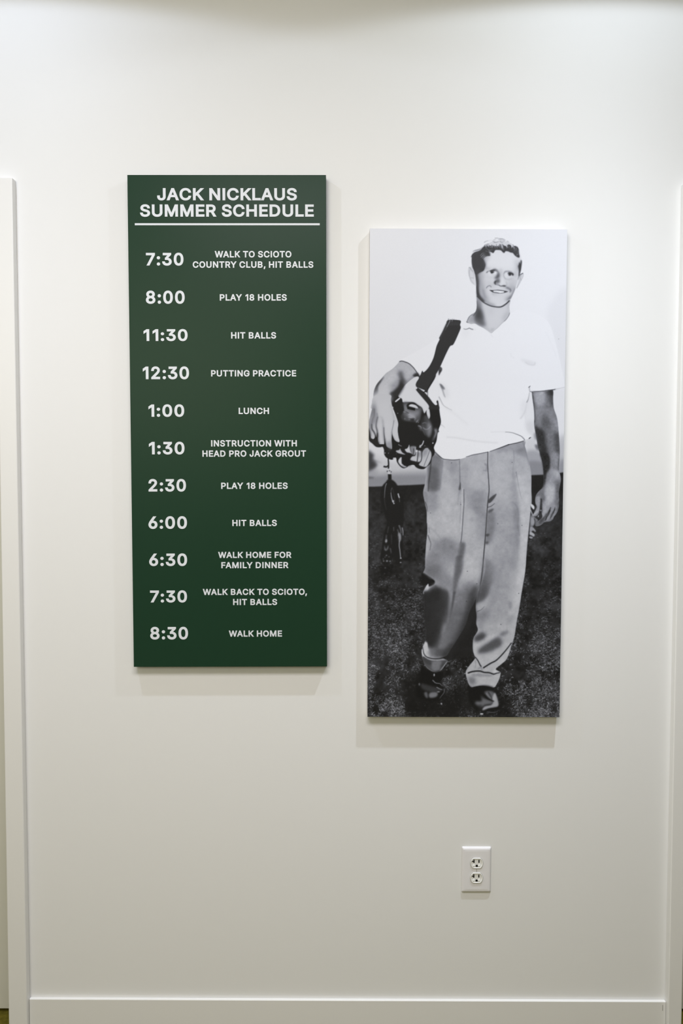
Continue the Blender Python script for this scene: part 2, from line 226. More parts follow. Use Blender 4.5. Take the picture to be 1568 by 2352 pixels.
'K': (0.4646, ['851,964 795,2246 1196,2767 1557,3198 1933,3610 3527,5337 5005,5314 2411,2499 2376,2502', '351,-250 351,5337 1496,5337 1496,3341 1489,2252 1496,1935 1496,-250', '3592,-250 1565,2600 2293,3507 4971,-250']),
'L': (0.3832, ['351,-250 351,5337 1496,5337 1496,820 3862,820 3862,-250']),
'M': (0.6279, ['351,-250 351,5337 1687,5337 3006,1959 3110,1670 3230,1302 3353,910 3549,238 2733,238 2940,901 3062,1288 3184,1662 3288,1958 4591,5337 5928,5337 5928,-250 4793,-250 4793,2909 4794,3271 4801,3692 4811,4136 4825,4822 5470,4822 5214,4016 5055,3546 4909,3132 4791,2819 3589,-250 2691,-250 1471,2819 1356,3123 1213,3528 1054,3995 769,4822 1431,4822 1450,4166 1459,3720 1465,3287 1469,2910 1469,-250']),
'N': (0.5234, ['351,-250 351,5337 1499,5337 3643,1960 3844,1634 4096,1185 4517,357 3821,247 3756,1068 3741,1567 3738,1948 3738,5337 4883,5337 4883,-250 3731,-250 1809,2770 1559,3179 1263,3685 676,4715 1430,4824 1472,3847 1493,3286 1500,2911 1500,-250']),
'O': (0.5333, ['2670,-318 2388,-304 2117,-262 1856,-191 1607,-92 1372,36 1153,191 953,369 773,570 614,794 474,1040 357,1307 267,1591 203,1892 165,2208 153,2540 165,2873 203,3190 267,3491 357,3776 474,4043 614,4289 773,4513 953,4715 1152,4893 1371,5048 1607,5177 1855,5278 2116,5349 2388,5391 2670,5405 2952,5391 3224,5349 3485,5278 3733,5177 3969,5048 4188,4893 4387,4715 4566,4513 4724,4289 4862,4042 4978,3775 5067,3491 5130,3190 5168,2873 5180,2540 5168,2208 5130,1892 5067,1592 4978,1308 4862,1041 4724,795 4565,571 4386,369 4187,191 3968,36 3733,-92 3484,-191 3223,-262 2952,-304', '2670,779 2822,787 2966,810 3103,849 3235,903 3361,972 3479,1056 3587,1154 3686,1268 3776,1400 3857,1549 3926,1714 3980,1894 4020,2091 4044,2307 4052,2540 4044,2776 4020,2994 3980,3193 3926,3373 3857,3538 3776,3687 3686,3819 3587,3933 3479,4031 3361,4115 3235,4184 3103,4238 2966,4277 2822,4300 2670,4308 2517,4300 2372,4276 2234,4237 2102,4183 1975,4114 1858,4030 1750,3931 1651,3816 1560,3683 1479,3535 1410,3370 1356,3190 1316,2991 1292,2775 1284,2540 1292,2307 1316,2092 1356,1894 1410,1715 1478,1551 1560,1403 1650,1271 1750,1156 1858,1057 1975,973 2102,904 2234,850 2372,811 2517,787']),
'P': (0.4437, ['351,-250 351,5337 2357,5337 2599,5328 2832,5300 3051,5252 3256,5183 3445,5094 3615,4987 3767,4865 3903,4729 4020,4578 4119,4414 4198,4240 4259,4059 4303,3871 4329,3677 4337,3476 4329,3276 4303,3082 4260,2894 4198,2712 4119,2538 4021,2373 3903,2221 3768,2083 3615,1961 3445,1853 3256,1763 3051,1693 2832,1645 2599,1616 2357,1607 843,1607 843,2674 2321,2674 2459,2679 2579,2693 2684,2715 2773,2745 2845,2779 2957,2855 3040,2942 3105,3047 3154,3173 3184,3316 3194,3476 3184,3636 3154,3779 3105,3903 3041,4006 2958,4091 2846,4166 2773,4200 2683,4229 2577,4251 2457,4265 2318,4270 1496,4270 1496,-250']),
'R': (0.4628, ['351,-250 351,5337 2363,5337 2605,5328 2836,5302 3054,5257 3257,5192 3445,5108 3616,5007 3770,4890 3907,4758 4025,4611 4124,4450 4204,4279 4266,4101 4310,3915 4336,3721 4344,3520 4336,3319 4310,3126 4266,2940 4204,2763 4124,2594 4024,2435 3904,2289 3767,2159 3612,2045 3441,1947 3253,1866 3050,1804 2833,1761 2603,1735 2363,1727 713,1727 713,2800 2331,2800 2471,2804 2592,2817 2699,2836 2791,2863 2865,2892 2975,2959 3055,3033 3116,3123 3162,3234 3191,3366 3201,3520 3191,3679 3161,3815 3115,3930 3052,4025 2971,4104 2859,4174 2785,4205 2694,4232 2587,4253 2465,4265 2324,4270 1496,4270 1496,-250', '3380,-250 1883,2541 3176,2541 4699,-250']),
'S': (0.4465, ['2236,-339 2003,-331 1781,-307 1568,-267 1365,-210 1174,-137 996,-47 832,57 683,176 550,309 433,458 334,618 255,788 195,967 154,1155 102,1616 1256,1616 1319,1248 1363,1134 1427,1038 1514,953 1621,881 1751,822 1901,779 2063,752 2239,742 2356,746 2468,758 2574,776 2673,802 2762,834 2901,902 3010,981 3096,1072 3156,1169 3191,1274 3204,1393 3194,1492 3169,1565 3127,1628 3060,1693 2969,1757 2852,1818 2711,1877 2554,1932 2380,1983 1766,2153 1512,2233 1274,2329 1057,2440 862,2567 688,2711 538,2877 419,3066 335,3272 285,3492 269,3723 279,3921 312,4110 368,4291 445,4463 545,4623 662,4769 794,4900 940,5016 1100,5118 1274,5206 1458,5279 1650,5334 1849,5374 2056,5397 2270,5405 2486,5397 2694,5374 2894,5334 3085,5277 3266,5203 3435,5116 3591,5015 3733,4900 3861,4772 3975,4632 4071,4480 4148,4318 4205,4148 4242,3971 4281,3529 3165,3529 3104,3859 3071,3950 3024,4030 2961,4102 2880,4168 2780,4226 2668,4272 2543,4306 2403,4327 2251,4335 2070,4324 1911,4295 1772,4248 1655,4186 1562,4114 1491,4035 1441,3950 1412,3859 1402,3757 1414,3652 1443,3575 1494,3506 1575,3435 1675,3368 1789,3312 2197,3172 2715,3032 3205,2869 3391,2787 3567,2690 3737,2576 3899,2440 4042,2280 4162,2100 4225,1972 4274,1836 4307,1692 4327,1542 4333,1384 4323,1195 4292,1010 4240,832 4168,661 4075,498 3961,346 3831,207 3683,84 3519,-25 3339,-121 3144,-200 2935,-262 2713,-305 2481,-331']),
'T': (0.4487, ['68,4267 68,5337 4419,5337 4419,4267 2817,4267 2817,-250 1676,-250 1676,4267']),
'U': (0.5173, ['2588,-332 2333,-322 2088,-291 1855,-238 1633,-164 1424,-68 1231,47 1054,178 895,326 754,490 632,670 531,864 451,1067 395,1281 362,1502 351,1725 351,5337 1493,5337 1493,1788 1499,1663 1515,1551 1541,1446 1577,1348 1624,1254 1680,1168 1744,1090 1817,1019 1899,956 1990,899 2090,852 2198,815 2317,788 2447,772 2588,766 2730,772 2861,788 2980,815 3088,852 3187,899 3277,955 3359,1018 3430,1089 3493,1166 3548,1252 3593,1346 3629,1444 3655,1550 3670,1662 3676,1788 3676,5337 4822,5337 4822,1725 4811,1502 4778,1281 4722,1067 4642,864 4541,670 4419,490 4278,326 4119,178 3943,47 3750,-68 3542,-164 3321,-238 3087,-291 2843,-322']),
'W': (0.6859, ['1359,-250 -163,5337 1017,5337 1874,2021 1999,1510 2113,985 2272,146 1587,146 1752,986 1870,1512 1998,2022 2869,5337 3990,5337 4858,2022 4987,1512 5106,987 5277,146 4578,146 4743,986 4861,1511 4984,2021 5839,5337 7023,5337 5493,-250 4363,-250 3435,3168 3268,3862 3060,4999 3796,4999 3594,3896 3421,3168 2496,-250']),
'Y': (0.4715, ['1785,-250 1785,2012 -286,5337 1052,5337 2137,3573 2446,3034 2880,2055 1853,2055 2287,3041 2588,3572 3670,5337 5001,5337 2930,2012 2930,-250'])}

# ------------------------------------------------------------------ lettering
def line_mesh(text, width, height, spacing):
    """flat cut lettering: returns vertices/faces in local x, z (cap height = height), y is thickness"""
    pen = 0.; items = []
    kern = {('T', 'O'): -.012, ('L', 'A'): .0, ('A', 'Y'): -.03, ('L', 'Y'): -.03, ('W', 'A'): -.026, ('R', 'Y'): -.012, ('P', 'A'): -.03, ('T', 'A'): -.03, ('F', 'A'): -.03, ('O', 'T'): -.012, ('O', ','): -.02, ('R', 'A'): -.008, ('T', 'R'): 0}
    prev = None
    for ch in text:
        if ch == ' ': pen += .165 + spacing; prev = None; continue
        adv, polys = GLYPHS[ch]
        pen += kern.get((prev, ch), 0)
        dz = 0
        items.append([np.array([[float(c) * 1e-4 for c in q.split(',')] for q in p.split()]) + (pen, dz) for p in polys])
        pen += adv + spacing; prev = ch
    allp = np.vstack([p for it in items for p in it]); x0, x1 = allp[:, 0].min(), allp[:, 0].max()
    d = .0250; cap = .5087 + 2 * d
    sx = width / (x1 - x0); sz = height / cap
    mb = MB()
    ar = lambda P: .5 * np.sum(P[:, 0] * np.roll(P[:, 1], -1) - P[:, 1] * np.roll(P[:, 0], -1))
    for it in items:
        A = [ar(p) for p in it]; sg = np.sign(A[int(np.argmax(np.abs(A)))])
        vin = []; ein = []
        for p in it:
            k = len(vin); m = len(p); vin += [Vector(((x - x0) * sx, (z + d) * sz)) for x, z in p]
            ein += [(k + i, k + (i + 1) % m) for i in range(m)]
        vo, eo, fo = geometry.delaunay_2d_cdt([v * 100 for v in vin], ein, [], 0, 1e-5)[:3]
        seg = [(vin[a] * 100, vin[b] * 100) for a, b in ein]
        keep = []
        for f in fo:
            c = sum((vo[i] for i in f), Vector((0, 0))) / len(f); wn = 0
            for a, b in seg:                          # winding number of the centroid
                if (a.y <= c.y) != (b.y <= c.y):
                    xx_ = a.x + (c.y - a.y) * (b.x - a.x) / (b.y - a.y)
                    if xx_ > c.x: wn += 1 if b.y > a.y else -1
            if wn * sg > 0: keep.append(tuple(f))
        cnt = {}
        for f in keep:
            for i in range(len(f)):
                e = (f[i], f[(i + 1) % len(f)]); cnt[e] = 1
        n = len(vo)
        fs = list(keep) + [(a, a + n, b + n, b) for a, b in cnt if (b, a) not in cnt]
        mb.add([(v.x / 100, -.0006, v.y / 100) for v in vo] + [(v.x / 100, 0, v.y / 100) for v in vo], fs)
    return mb

# ------------------------------------------------------------------ the schedule board
BW, BH, BD = .5094, 1.2745, .025
PX, PZ, PA = -.28655, .14545, math.radians(.27)
board = thing('schedule_board', 'tall dark green wall board headed SUMMER SCHEDULE with white times and activities', 'sign',
              (PX, 0, Z(PZ)), (0, -PA, 0))
MB().box(-BW / 2, BW / 2, -BD, -.0004, -BH / 2, BH / 2).build('panel', M_GREEN, board, bevel=.0008)
def to_board(x, z):
    dx, dz = x - PX, z - PZ; c, s = math.cos(PA), math.sin(PA)
    return dx * c + dz * s, -dx * s + dz * c
LINES = [
('h','JACK NICKLAUS',-0.4678,-0.1095,0.7180,0.7492),
('h','SUMMER SCHEDULE',-0.5120,-0.0659,0.6767,0.7080),
('t','7:30',-0.4977,-0.4013,0.5522,0.5843),
('a','WALK TO SCIOTO',-0.3208,-0.1234,0.5738,0.5902),
('a','COUNTRY CLUB, HIT BALLS',-0.3774,-0.0668,0.5475,0.5638),
('t','8:00',-0.4987,-0.3987,0.4549,0.4879),
('a','PLAY 18 HOLES',-0.3081,-0.1354,0.4637,0.4801),
('t','11:30',-0.5055,-0.3917,0.3594,0.3897),
('a','HIT BALLS',-0.2792,-0.1629,0.3666,0.3830),
('t','12:30',-0.5081,-0.3885,0.2612,0.2937),
('a','PUTTING PRACTICE',-0.3313,-0.1108,0.2692,0.2854),
('t','1:00',-0.4942,-0.4015,0.1642,0.1960),
('a','LUNCH',-0.2601,-0.1813,0.1721,0.1884),
('t','1:30',-0.4938,-0.4013,0.0667,0.0991),
('a','INSTRUCTION WITH',-0.3320,-0.1089,0.0881,0.1044),
('a','HEAD PRO JACK GROUT',-0.3548,-0.0850,0.0615,0.0778),
('t','2:30',-0.4956,-0.3980,-0.0301,0.0023),
('a','PLAY 18 HOLES',-0.3062,-0.1328,-0.0224,-0.0061),
('t','6:00',-0.4965,-0.3959,-0.1275,-0.0950),
('a','HIT BALLS',-0.2774,-0.1611,-0.1196,-0.1033),
('t','6:30',-0.4953,-0.3961,-0.2251,-0.1926),
('a','WALK HOME FOR',-0.3148,-0.1227,-0.2034,-0.1874),
('a','FAMILY DINNER',-0.3065,-0.1306,-0.2304,-0.2143),
('t','7:30',-0.4936,-0.3969,-0.3214,-0.2899),
('a','WALK BACK TO SCIOTO,',-0.3553,-0.0817,-0.3009,-0.2848),
('a','HIT BALLS',-0.2759,-0.1604,-0.3276,-0.3115),
('t','8:30',-0.4940,-0.3947,-0.4193,-0.3864),
('a','WALK HOME',-0.2874,-0.1475,-0.4114,-0.3952),
('r','',-0.5257,-0.0505,0.6552,0.6602),
]
for kind, txt, x0, x1, z0, z1 in LINES:
    xm, zm = (x0 + x1) / 2, (z0 + z1) / 2
    lx, lz = to_board(xm, zm); wd, ht = x1 - x0, z1 - z0
    if kind == 'r':
        MB().box(-wd / 2, wd / 2, -.0006, 0, -ht / 2, ht / 2).build('divider_line', M_TEXT, board, loc=(lx, -BD - .00002, lz))
        continue
    if kind == 'h': ht *= .985
    nm = {'h': 'heading_lettering', 't': 'time_lettering', 'a': 'activity_lettering'}[kind]
    o = line_mesh(txt, wd, ht, {'h': .026, 't': .045, 'a': .042}[kind]).build(nm, M_TEXT, board, loc=(lx - wd / 2, -BD - .00002, lz - ht / 2))
    o['label'] = 'white lettering reading ' + txt if 'JACK' not in txt else 'white lettering'

# ---- flat monochrome print: drawn as tone shapes into an array, later stored on the print's vertices
import numpy as np
AX, AY, AW, AH = 840, 518, 468, 1136          # artwork window, in artwork units
ART = np.full((AH, AW), 228.0)
FR = [0, 0, 1.0]
rng = np.random.RandomState(7)

def frame(ox, oy, s):
    FR[:] = [ox, oy, s]

def pts(t):
    a = np.array([[float(c) for c in q.split(',')] for q in t.split()])
    return a * FR[2] + np.array([FR[0] - AX, FR[1] - AY])

def spline(p, closed, n=6):
    m = len(p)
    if m < 3: return p
    if closed: q = np.vstack([p[-1:], p, p[:2]])
    else: q = np.vstack([2 * p[0] - p[1], p, 2 * p[-1] - p[-2]])
    out = []
    for i in range(m if closed else m - 1):
        a, b, c, d = q[i], q[i + 1], q[i + 2], q[i + 3]
        for k in range(n):
            t = k / n
            out.append(.5 * (2 * b + (c - a) * t + (2 * a - 5 * b + 4 * c - d) * t * t + (3 * b - a - 3 * c + d) * t ** 3))
    if not closed: out.append(p[-1])
    return np.array(out)

def blur1(m, s):
    if s < .25: return m
    r = int(np.ceil(s * 3)); k = np.exp(-.5 * (np.arange(-r, r + 1) / s) ** 2); k /= k.sum()
    for ax in (0, 1):
        pad = [(0, 0), (0, 0)]; pad[ax] = (r, r)
        q = np.pad(m, pad, mode='edge'); o = np.zeros_like(m)
        for i, w in enumerate(k):
            o += w * (q[i:i + m.shape[0]] if ax == 0 else q[:, i:i + m.shape[1]])
        m = o
    return m

def coverage(p, x0, y0, w, h):
    S = 4; acc = np.zeros((h * S, w + 2)); e = np.arange(w + 1)
    a = p; b = np.roll(p, -1, 0)
    for j in range(h * S):
        y = y0 + (j + .5) / S
        c = ((a[:, 1] <= y) != (b[:, 1] <= y))
        if not c.any(): continue
        xs = np.sort(a[c, 0] + (y - a[c, 1]) * (b[c, 0] - a[c, 0]) / (b[c, 1] - a[c, 1])) - x0
        for l, r in zip(xs[0::2], xs[1::2]):
            cl = np.clip(r - e, 0, 1e9) - np.clip(l - e, 0, 1e9)      # length right of each pixel edge
            acc[j, :w] += np.clip(cl[:-1] - cl[1:], 0, 1)
    return acc[:, :w].reshape(h, S, w).mean(1)

def box(p, pad):
    x0 = max(int(p[:, 0].min() - pad), 0); y0 = max(int(p[:, 1].min() - pad), 0)
    x1 = min(int(p[:, 0].max() + pad) + 2, AW); y1 = min(int(p[:, 1].max() + pad) + 2, AH)
    return x0, y0, x1, y1

def comp(m, x0, y0, v, o, clip):
    h, w = m.shape; m = np.clip(m, 0, 1) * o
    if clip is not None: m = m * clip[y0:y0 + h, x0:x0 + w]
    t = ART[y0:y0 + h, x0:x0 + w]; t[:] = t * (1 - m) + v * m

def P(v, t, b=.5, o=1., s=True, clip=None):
    p = pts(t); p = spline(p, True) if s else p
    x0, y0, x1, y1 = box(p, 3 * b + 1)
    if x1 <= x0 or y1 <= y0: return
    comp(blur1(coverage(p, x0, y0, x1 - x0, y1 - y0), b), x0, y0, v, o, clip)

def mask(t, b=.4, s=True):
    p = pts(t); p = spline(p, True) if s else p
    return blur1(coverage(p, 0, 0, AW, AH), b)

def L(v, t, w=1.5, w2=None, b=.5, o=1., clip=None, mid=False):
    p = spline(pts(t), False); n = len(p)
    u = np.linspace(0, 1, n)
    ww = w + ((w if w2 is None else w2) - w) * u
    if mid: ww = w * np.sin(np.pi * np.clip(u, .06, .94)) ** .7
    x0, y0, x1, y1 = box(p, w + 3 * b + 2)
    if x1 <= x0 or y1 <= y0: return
    Y, X = np.mgrid[y0:y1, x0:x1] + .5; m = np.zeros(X.shape)
    for i in range(n - 1):
        a, d = p[i], p[i + 1] - p[i]; l2 = max(d @ d, 1e-6)
        tt = np.clip(((X - a[0]) * d[0] + (Y - a[1]) * d[1]) / l2, 0, 1)
        ds = np.hypot(X - a[0] - tt * d[0], Y - a[1] - tt * d[1])
        m = np.maximum(m, np.clip((ww[i] + (ww[i + 1] - ww[i]) * tt) / 2 + .5 - ds, 0, 1))
    comp(blur1(m, b), x0, y0, v, o, clip)

def D(v, x, y, rx, ry=None, a=0, b=.5, o=1., clip=None):              # ellipse, radii in frame units
    ry = ry or rx; q = np.linspace(0, 2 * np.pi, 14)[:-1]; a = np.radians(a)
    c, s = np.cos(q) * rx, np.sin(q) * ry
    P(v, ' '.join('%g,%g' % (x + i * np.cos(a) - j * np.sin(a), y + i * np.sin(a) + j * np.cos(a)) for i, j in zip(c, s)), b, o, True, clip)

def cloud(scale, aspect=1.):
    g = rng.randn(int(AH / scale * aspect) + 4, int(AW / scale) + 4)
    yy = np.linspace(1, g.shape[0] - 3, AH); xx = np.linspace(1, g.shape[1] - 3, AW)
    yi = yy.astype(int); xi = xx.astype(int); fy = (yy - yi)[:, None]; fx = (xx - xi)[None]
    fy = fy * fy * (3 - 2 * fy); fx = fx * fx * (3 - 2 * fx)
    G = lambda i, j: g[np.ix_(yi + i, xi + j)]
    return (G(0, 0) * (1 - fy) * (1 - fx) + G(1, 0) * fy * (1 - fx) + G(0, 1) * (1 - fy) * fx + G(1, 1) * fy * fx)

fA = lambda: frame(1060, 530, 160 / 1568); fB = lambda: frame(1020, 650, 200 / 1568)
fC = lambda: frame(840, 700, 240 / 1568); fD = lambda: frame(840, 860, 200 / 1568)
fE = lambda: frame(840, 1020, 200 / 1568); fG = lambda: frame(1060, 700, 250 / 1568)
fH = lambda: frame(1000, 880, 310 / 1568); fI = lambda: frame(1160, 860, 150 / 882)
fJ = lambda: frame(940, 1000, 300 / 1568); fK = lambda: frame(940, 1280, 300 / 1568)
fM = lambda: frame(930, 1460, 240 / 1568); f0 = lambda: frame(0, 0, 1)

# -- sky and ground
yy = np.arange(AH)[:, None] + AY + 0.; xx = np.arange(AW)[None] + AX + 0.
ART[:] = 231 - 8 * np.clip((yy - 520) / 560, 0, 1) + 0 * xx
f0()
P(219, "1262,700 1310,690 1310,1120 1200,1120 1200,900 1290,892 1296,870 1286,835 1272,785 1258,745", 6, .7)
P(205, "835,1020 1000,1020 1000,1100 835,1110", 12, .6)
P(178, "835,1046 900,1060 1000,1075 1000,1100 835,1110", 6, .6)
P(150, "835,1078 900,1084 1000,1084 1000,1125 835,1125", 4, .75)
P(128, "835,1098 990,1092 990,1118 835,1122", 3, .7)
fE()
P(55, "40,130 110,160 150,200 130,260 190,330 210,380 150,440 60,480 40,480", 3, .95)
L(90, "120,300 200,310 280,340", 4, 2, 2, .6)
L(70, "40,605 140,605", 4, 2, 2, .8)
P(200, "160,230 330,250 380,420 300,540 200,520 230,420", 5, .5)
fI()
P(190, "250,900 420,860 420,1060 300,1060", 5, .6)
P(120, "385,790 440,800 440,880 400,870", 2.2, .8); P(80, "400,950 450,960 450,1030 420,1010", 1.8, .8)
P(150, "260,1050 520,1070 520,1380 250,1380", 4, .85); P(120, "300,1180 520,1200 520,1370 300,1370", 3, .6)
P(165, "720,900 810,850 810,1330 700,1330", 5, .7); P(125, "730,1180 810,1150 810,1340 720,1340", 4, .7)
fE(); G0 = mask("-50,768 200,765 560,745 800,738 1100,722 1100,9000 -50,9000", .8, False)
fI(); G1 = mask("250,1365 420,1358 560,1352 560,1400 700,1340 760,1325 830,1318 830,6000 250,6000", .9, False)
GR = np.maximum(G0 * (xx < 1100), G1 * (xx >= 1100)); GR = np.maximum(GR, (yy > 1200) * 1.)
c1 = cloud(26); c2 = cloud(9); c3 = cloud(4)
fade = np.clip((yy - 1110) / 60, 0, 1)
base = 35 + fade * np.clip(7 + 7 * c1 + 6 * c2 + 4 * c3, -6, 30) * np.clip(1.1 - (yy - 1400) / 600, .3, 1)
left = np.clip((900 - xx) / 60, 0, 1)
base += left * fade * 9 * np.clip((1420 - yy) / 250, 0, 1)
ART[:] = ART * (1 - GR) + base * GR
ART[:] = blur1(ART, .5)
# mown grass: wormy fine texture plus short soft blades, coarser and brighter towards the viewer
dens = blur1(np.clip(.55 + .33 * cloud(34) + .3 * cloud(12), 0, 1.25), 1.5)
Y0, X0 = np.mgrid[0:AH, 0:AW]
def dark(t, b, o):
    global dens; dens = dens * (1 - mask(t, b) * o)
f0()
dark("925,1560 985,1545 1040,1600 1050,1654 940,1654", 8, .85); dark("1040,1575 1170,1600 1180,1654 1040,1654", 8, .75)
dark("1005,1500 1060,1440 1090,1440 1080,1530 1040,1560", 8, .5); dark("1160,1560 1250,1400 1230,1300 1190,1500", 7, .7)
dark("1220,1220 1205,1420 1180,1500 1160,1560 1200,1520 1240,1350 1250,1240", 5, .8)
dark("900,1120 980,1120 975,1320 900,1320", 14, .8)
def fine(sx, sy):
    n = rng.randn(AH, AW)
    for ax, s_ in ((0, sy), (1, sx)):
        r = int(np.ceil(3 * s_)); k = np.exp(-.5 * (np.arange(-r, r + 1) / s_) ** 2)
        n = np.apply_along_axis(lambda q: np.convolve(q, k, 'same'), ax, n)
    return n / n.std()
far, near = fine(2.1, .9), fine(1.15, .85)
dd = np.clip((yy - 1190) / 420, 0, 1)
worm = np.clip(1 - np.abs(near) / .42, 0, 1) * (fine(1.6, 1.2) > -.5) * .8 + np.clip(near - 1.0, 0, 1.5) * .7
farm = np.clip(far - .55, 0, 2) * .55
tex = farm * (1 - np.clip((dd - .25) / .35, 0, 1)) + worm * np.clip((dd - .25) / .35, 0, 1)
tex = tex * np.clip(dens, 0, 1.2) * (.18 + .82 * np.clip(dd * 1.6, 0, 1))
ART[:] = ART + GR * blur1(tex, .35) * (34 + 36 * dd)
blades = 0; LAY = np.zeros((AH, AW))
for _ in range(52000):
    y = AH - 1 - (rng.rand() ** 1.1) * 430; x = rng.rand() * AW
    d = (y + AY - 1210) / 440
    if d < 0: continue
    if rng.rand() > dens[int(y), int(x)] * (.16 + .55 * min(d * 1.3, 1)): continue
    ln = 1.2 + rng.rand() * (1.4 + 2.6 * d); an = rng.rand() * np.pi; flat = 1 if d > .5 else .45
    dx, dy = np.cos(an) * ln / 2 * (1.35 - .35 * d), np.sin(an) * ln / 2 * flat; cv = rng.randn() * .5
    v = 16 + 20 * d + rng.rand() ** 2.4 * (24 + 78 * d); w = .30 + rng.rand() * .42
    x0, x1 = int(x - 5), int(x + 6); y0, y1 = int(y - 5), int(y + 6)
    if x0 < 0 or y0 < 0 or x1 > AW or y1 > AH: continue
    X = X0[y0:y1, x0:x1] + .5 - x; Yq = Y0[y0:y1, x0:x1] + .5 - y
    m = np.zeros(X.shape); q = [(-dx, -dy), (-dy * cv, dx * cv), (dx, dy)]
    for (ax, ay), (bx, by) in zip(q[:-1], q[1:]):
        ex, ey = bx - ax, by - ay; l2 = ex * ex + ey * ey + 1e-6
        t = np.clip(((X - ax) * ex + (Yq - ay) * ey) / l2, 0, 1)
        m = np.maximum(m, np.clip(w + .4 - np.hypot(X - ax - t * ex, Yq - ay - t * ey), 0, 1))
    t = LAY[y0:y1, x0:x1]; t[:] = np.maximum(t, v * m); blades += 1
ART[:] = ART + GR * blur1(LAY, .28) - GR * 3 * dd
# shadow grounds near shoes and between the legs
f0()
P(27, "925,1560 985,1545 1035,1600 1045,1640 1000,1650 940,1640", 7, .75)
P(27, "1030,1580 1080,1560 1165,1600 1160,1640 1080,1640 1040,1625", 6, .7)
fK(); P(33, "480,1000 700,600 830,400 830,860 770,960 760,1200 640,1200 500,1240 380,1180", 3, .9)

# -- trousers
fJ()
OUT = "200,240 300,180 600,200 1000,150 1360,66 1385,130 1412,230 1440,340 1462,480 1462,640 1466,800 1448,960 1432,1120 1415,1300 1402,1460 1395,1568 1380,1690 1350,1860 1320,2060 1290,2220 1262,2400 1245,2460 1218,2540 1170,2680 1110,2740 1036,2804 1090,2842 1092,2870 1075,2930 1045,2990 1010,3028 960,3018 860,3005 780,3016 740,3024 705,2970 680,2880 676,2840 700,2790 780,2690 786,2660 764,2590 760,2500 770,2430 800,2380 822,2330 802,2260 806,2170 796,2080 800,1980 815,1900 780,2000 720,2120 680,2260 620,2370 560,2470 500,2560 450,2640 400,2670 456,2706 440,2740 380,2820 330,2842 270,2832 200,2780 168,2700 150,2640 148,2590 165,2530 198,2468 205,2400 190,2200 176,1920 170,1880 200,1810 222,1790 300,1760 280,1730 240,1725 200,1690 162,1668 186,1600 188,1568 190,1450 200,1300 214,1160 212,1040 208,920 186,810 165,690 185,580 205,440 205,390"
TR = mask(OUT, .5)
P(166, OUT, .5)
F2 = fJ
# broad light/dark fields
P(116, "250,230 395,290 385,480 365,650 230,670 225,500", 2.2, .8, clip=TR)
P(96, "230,380 350,420 340,640 230,670", 3, .55, clip=TR)
P(140, "170,640 300,660 340,780 220,800 170,780", 3, .6, clip=TR)
P(138, "200,780 400,790 420,900 300,950 210,900", 5, .6, clip=TR)
P(132, "160,690 215,700 215,930 180,800", 1, .5, clip=TR)
L(70, "190,800 210,860 212,910", 1.6, .8, .5, .8, TR)
L(60, "262,260 250,420 232,560 226,670", 2.2, 1.4, .9, .8, TR)
L(110, "398,300 388,420 372,560 362,650", 2.6, 1.4, 1., .8, TR)
P(172, "400,300 590,300 605,560 580,1250 420,1230 330,1150 240,1000 370,800", 7, .8, clip=TR)
P(142, "430,300 590,300 600,420 520,460 440,380", 4, .55, clip=TR)
P(150, "500,420 600,430 610,640 560,700 520,600", 4, .5, clip=TR)
P(176, "610,250 930,210 940,620 880,640 640,640 625,560", 5, .6, clip=TR)
P(168, "650,240 930,215 935,300 800,330 660,320", 5, .7, clip=TR)
P(136, "720,690 900,680 915,860 890,990 800,980 740,860", 6, .7, clip=TR)
P(146, "790,960 900,960 910,1250 880,1280 790,1200", 6, .6, clip=TR)
P(176, "650,900 780,950 780,1250 700,1280 650,1200", 5, .6, clip=TR)
P(170, "955,210 1230,150 1240,560 1180,760 1060,820 960,640", 6, .7, clip=TR)
P(140, "1060,140 1350,80 1390,200 1250,190 1060,200", 4, .6, clip=TR)
P(128, "1250,180 1390,160 1410,260 1300,230", 3, .5, clip=TR)
P(135, "950,690 1060,680 1010,800 950,850", 3, .35, clip=TR)
P(180, "1000,340 1180,400 1160,700 1040,700", 8, .6, clip=TR)
P(142, "1240,420 1290,700 1320,1000 1330,1300 1290,1568 1200,1568 1220,1200 1240,900 1230,600", 5, .62, clip=TR)
P(150, "960,860 1240,900 1240,1568 1000,1568 1020,1100", 8, .55, clip=TR)
P(190, "1290,480 1450,560 1455,1000 1410,1300 1390,1700 1320,2000 1260,2000 1320,1500 1330,1000 1310,700", 3, .7, clip=TR)
P(176, "1330,300 1440,400 1460,620 1340,560", 5, .5, clip=TR)
L(125, "1365,80 1400,180 1425,290 1440,360", 4, 2, 1.5, .65, TR)
L(110, "1280,440 1295,520 1320,660 1345,760", 1.4, .6, .6, .6, TR)
L(120, "1250,180 1255,300 1245,380 1240,520", 1.6, .8, 1, .5, TR)
L(105, "1240,800 1290,860 1310,980 1300,1080 1320,1200", 1.5, 2, 1.4, .5, TR)
L(122, "1275,880 1300,1100 1285,1350", 9, 6, 4, .5, TR)
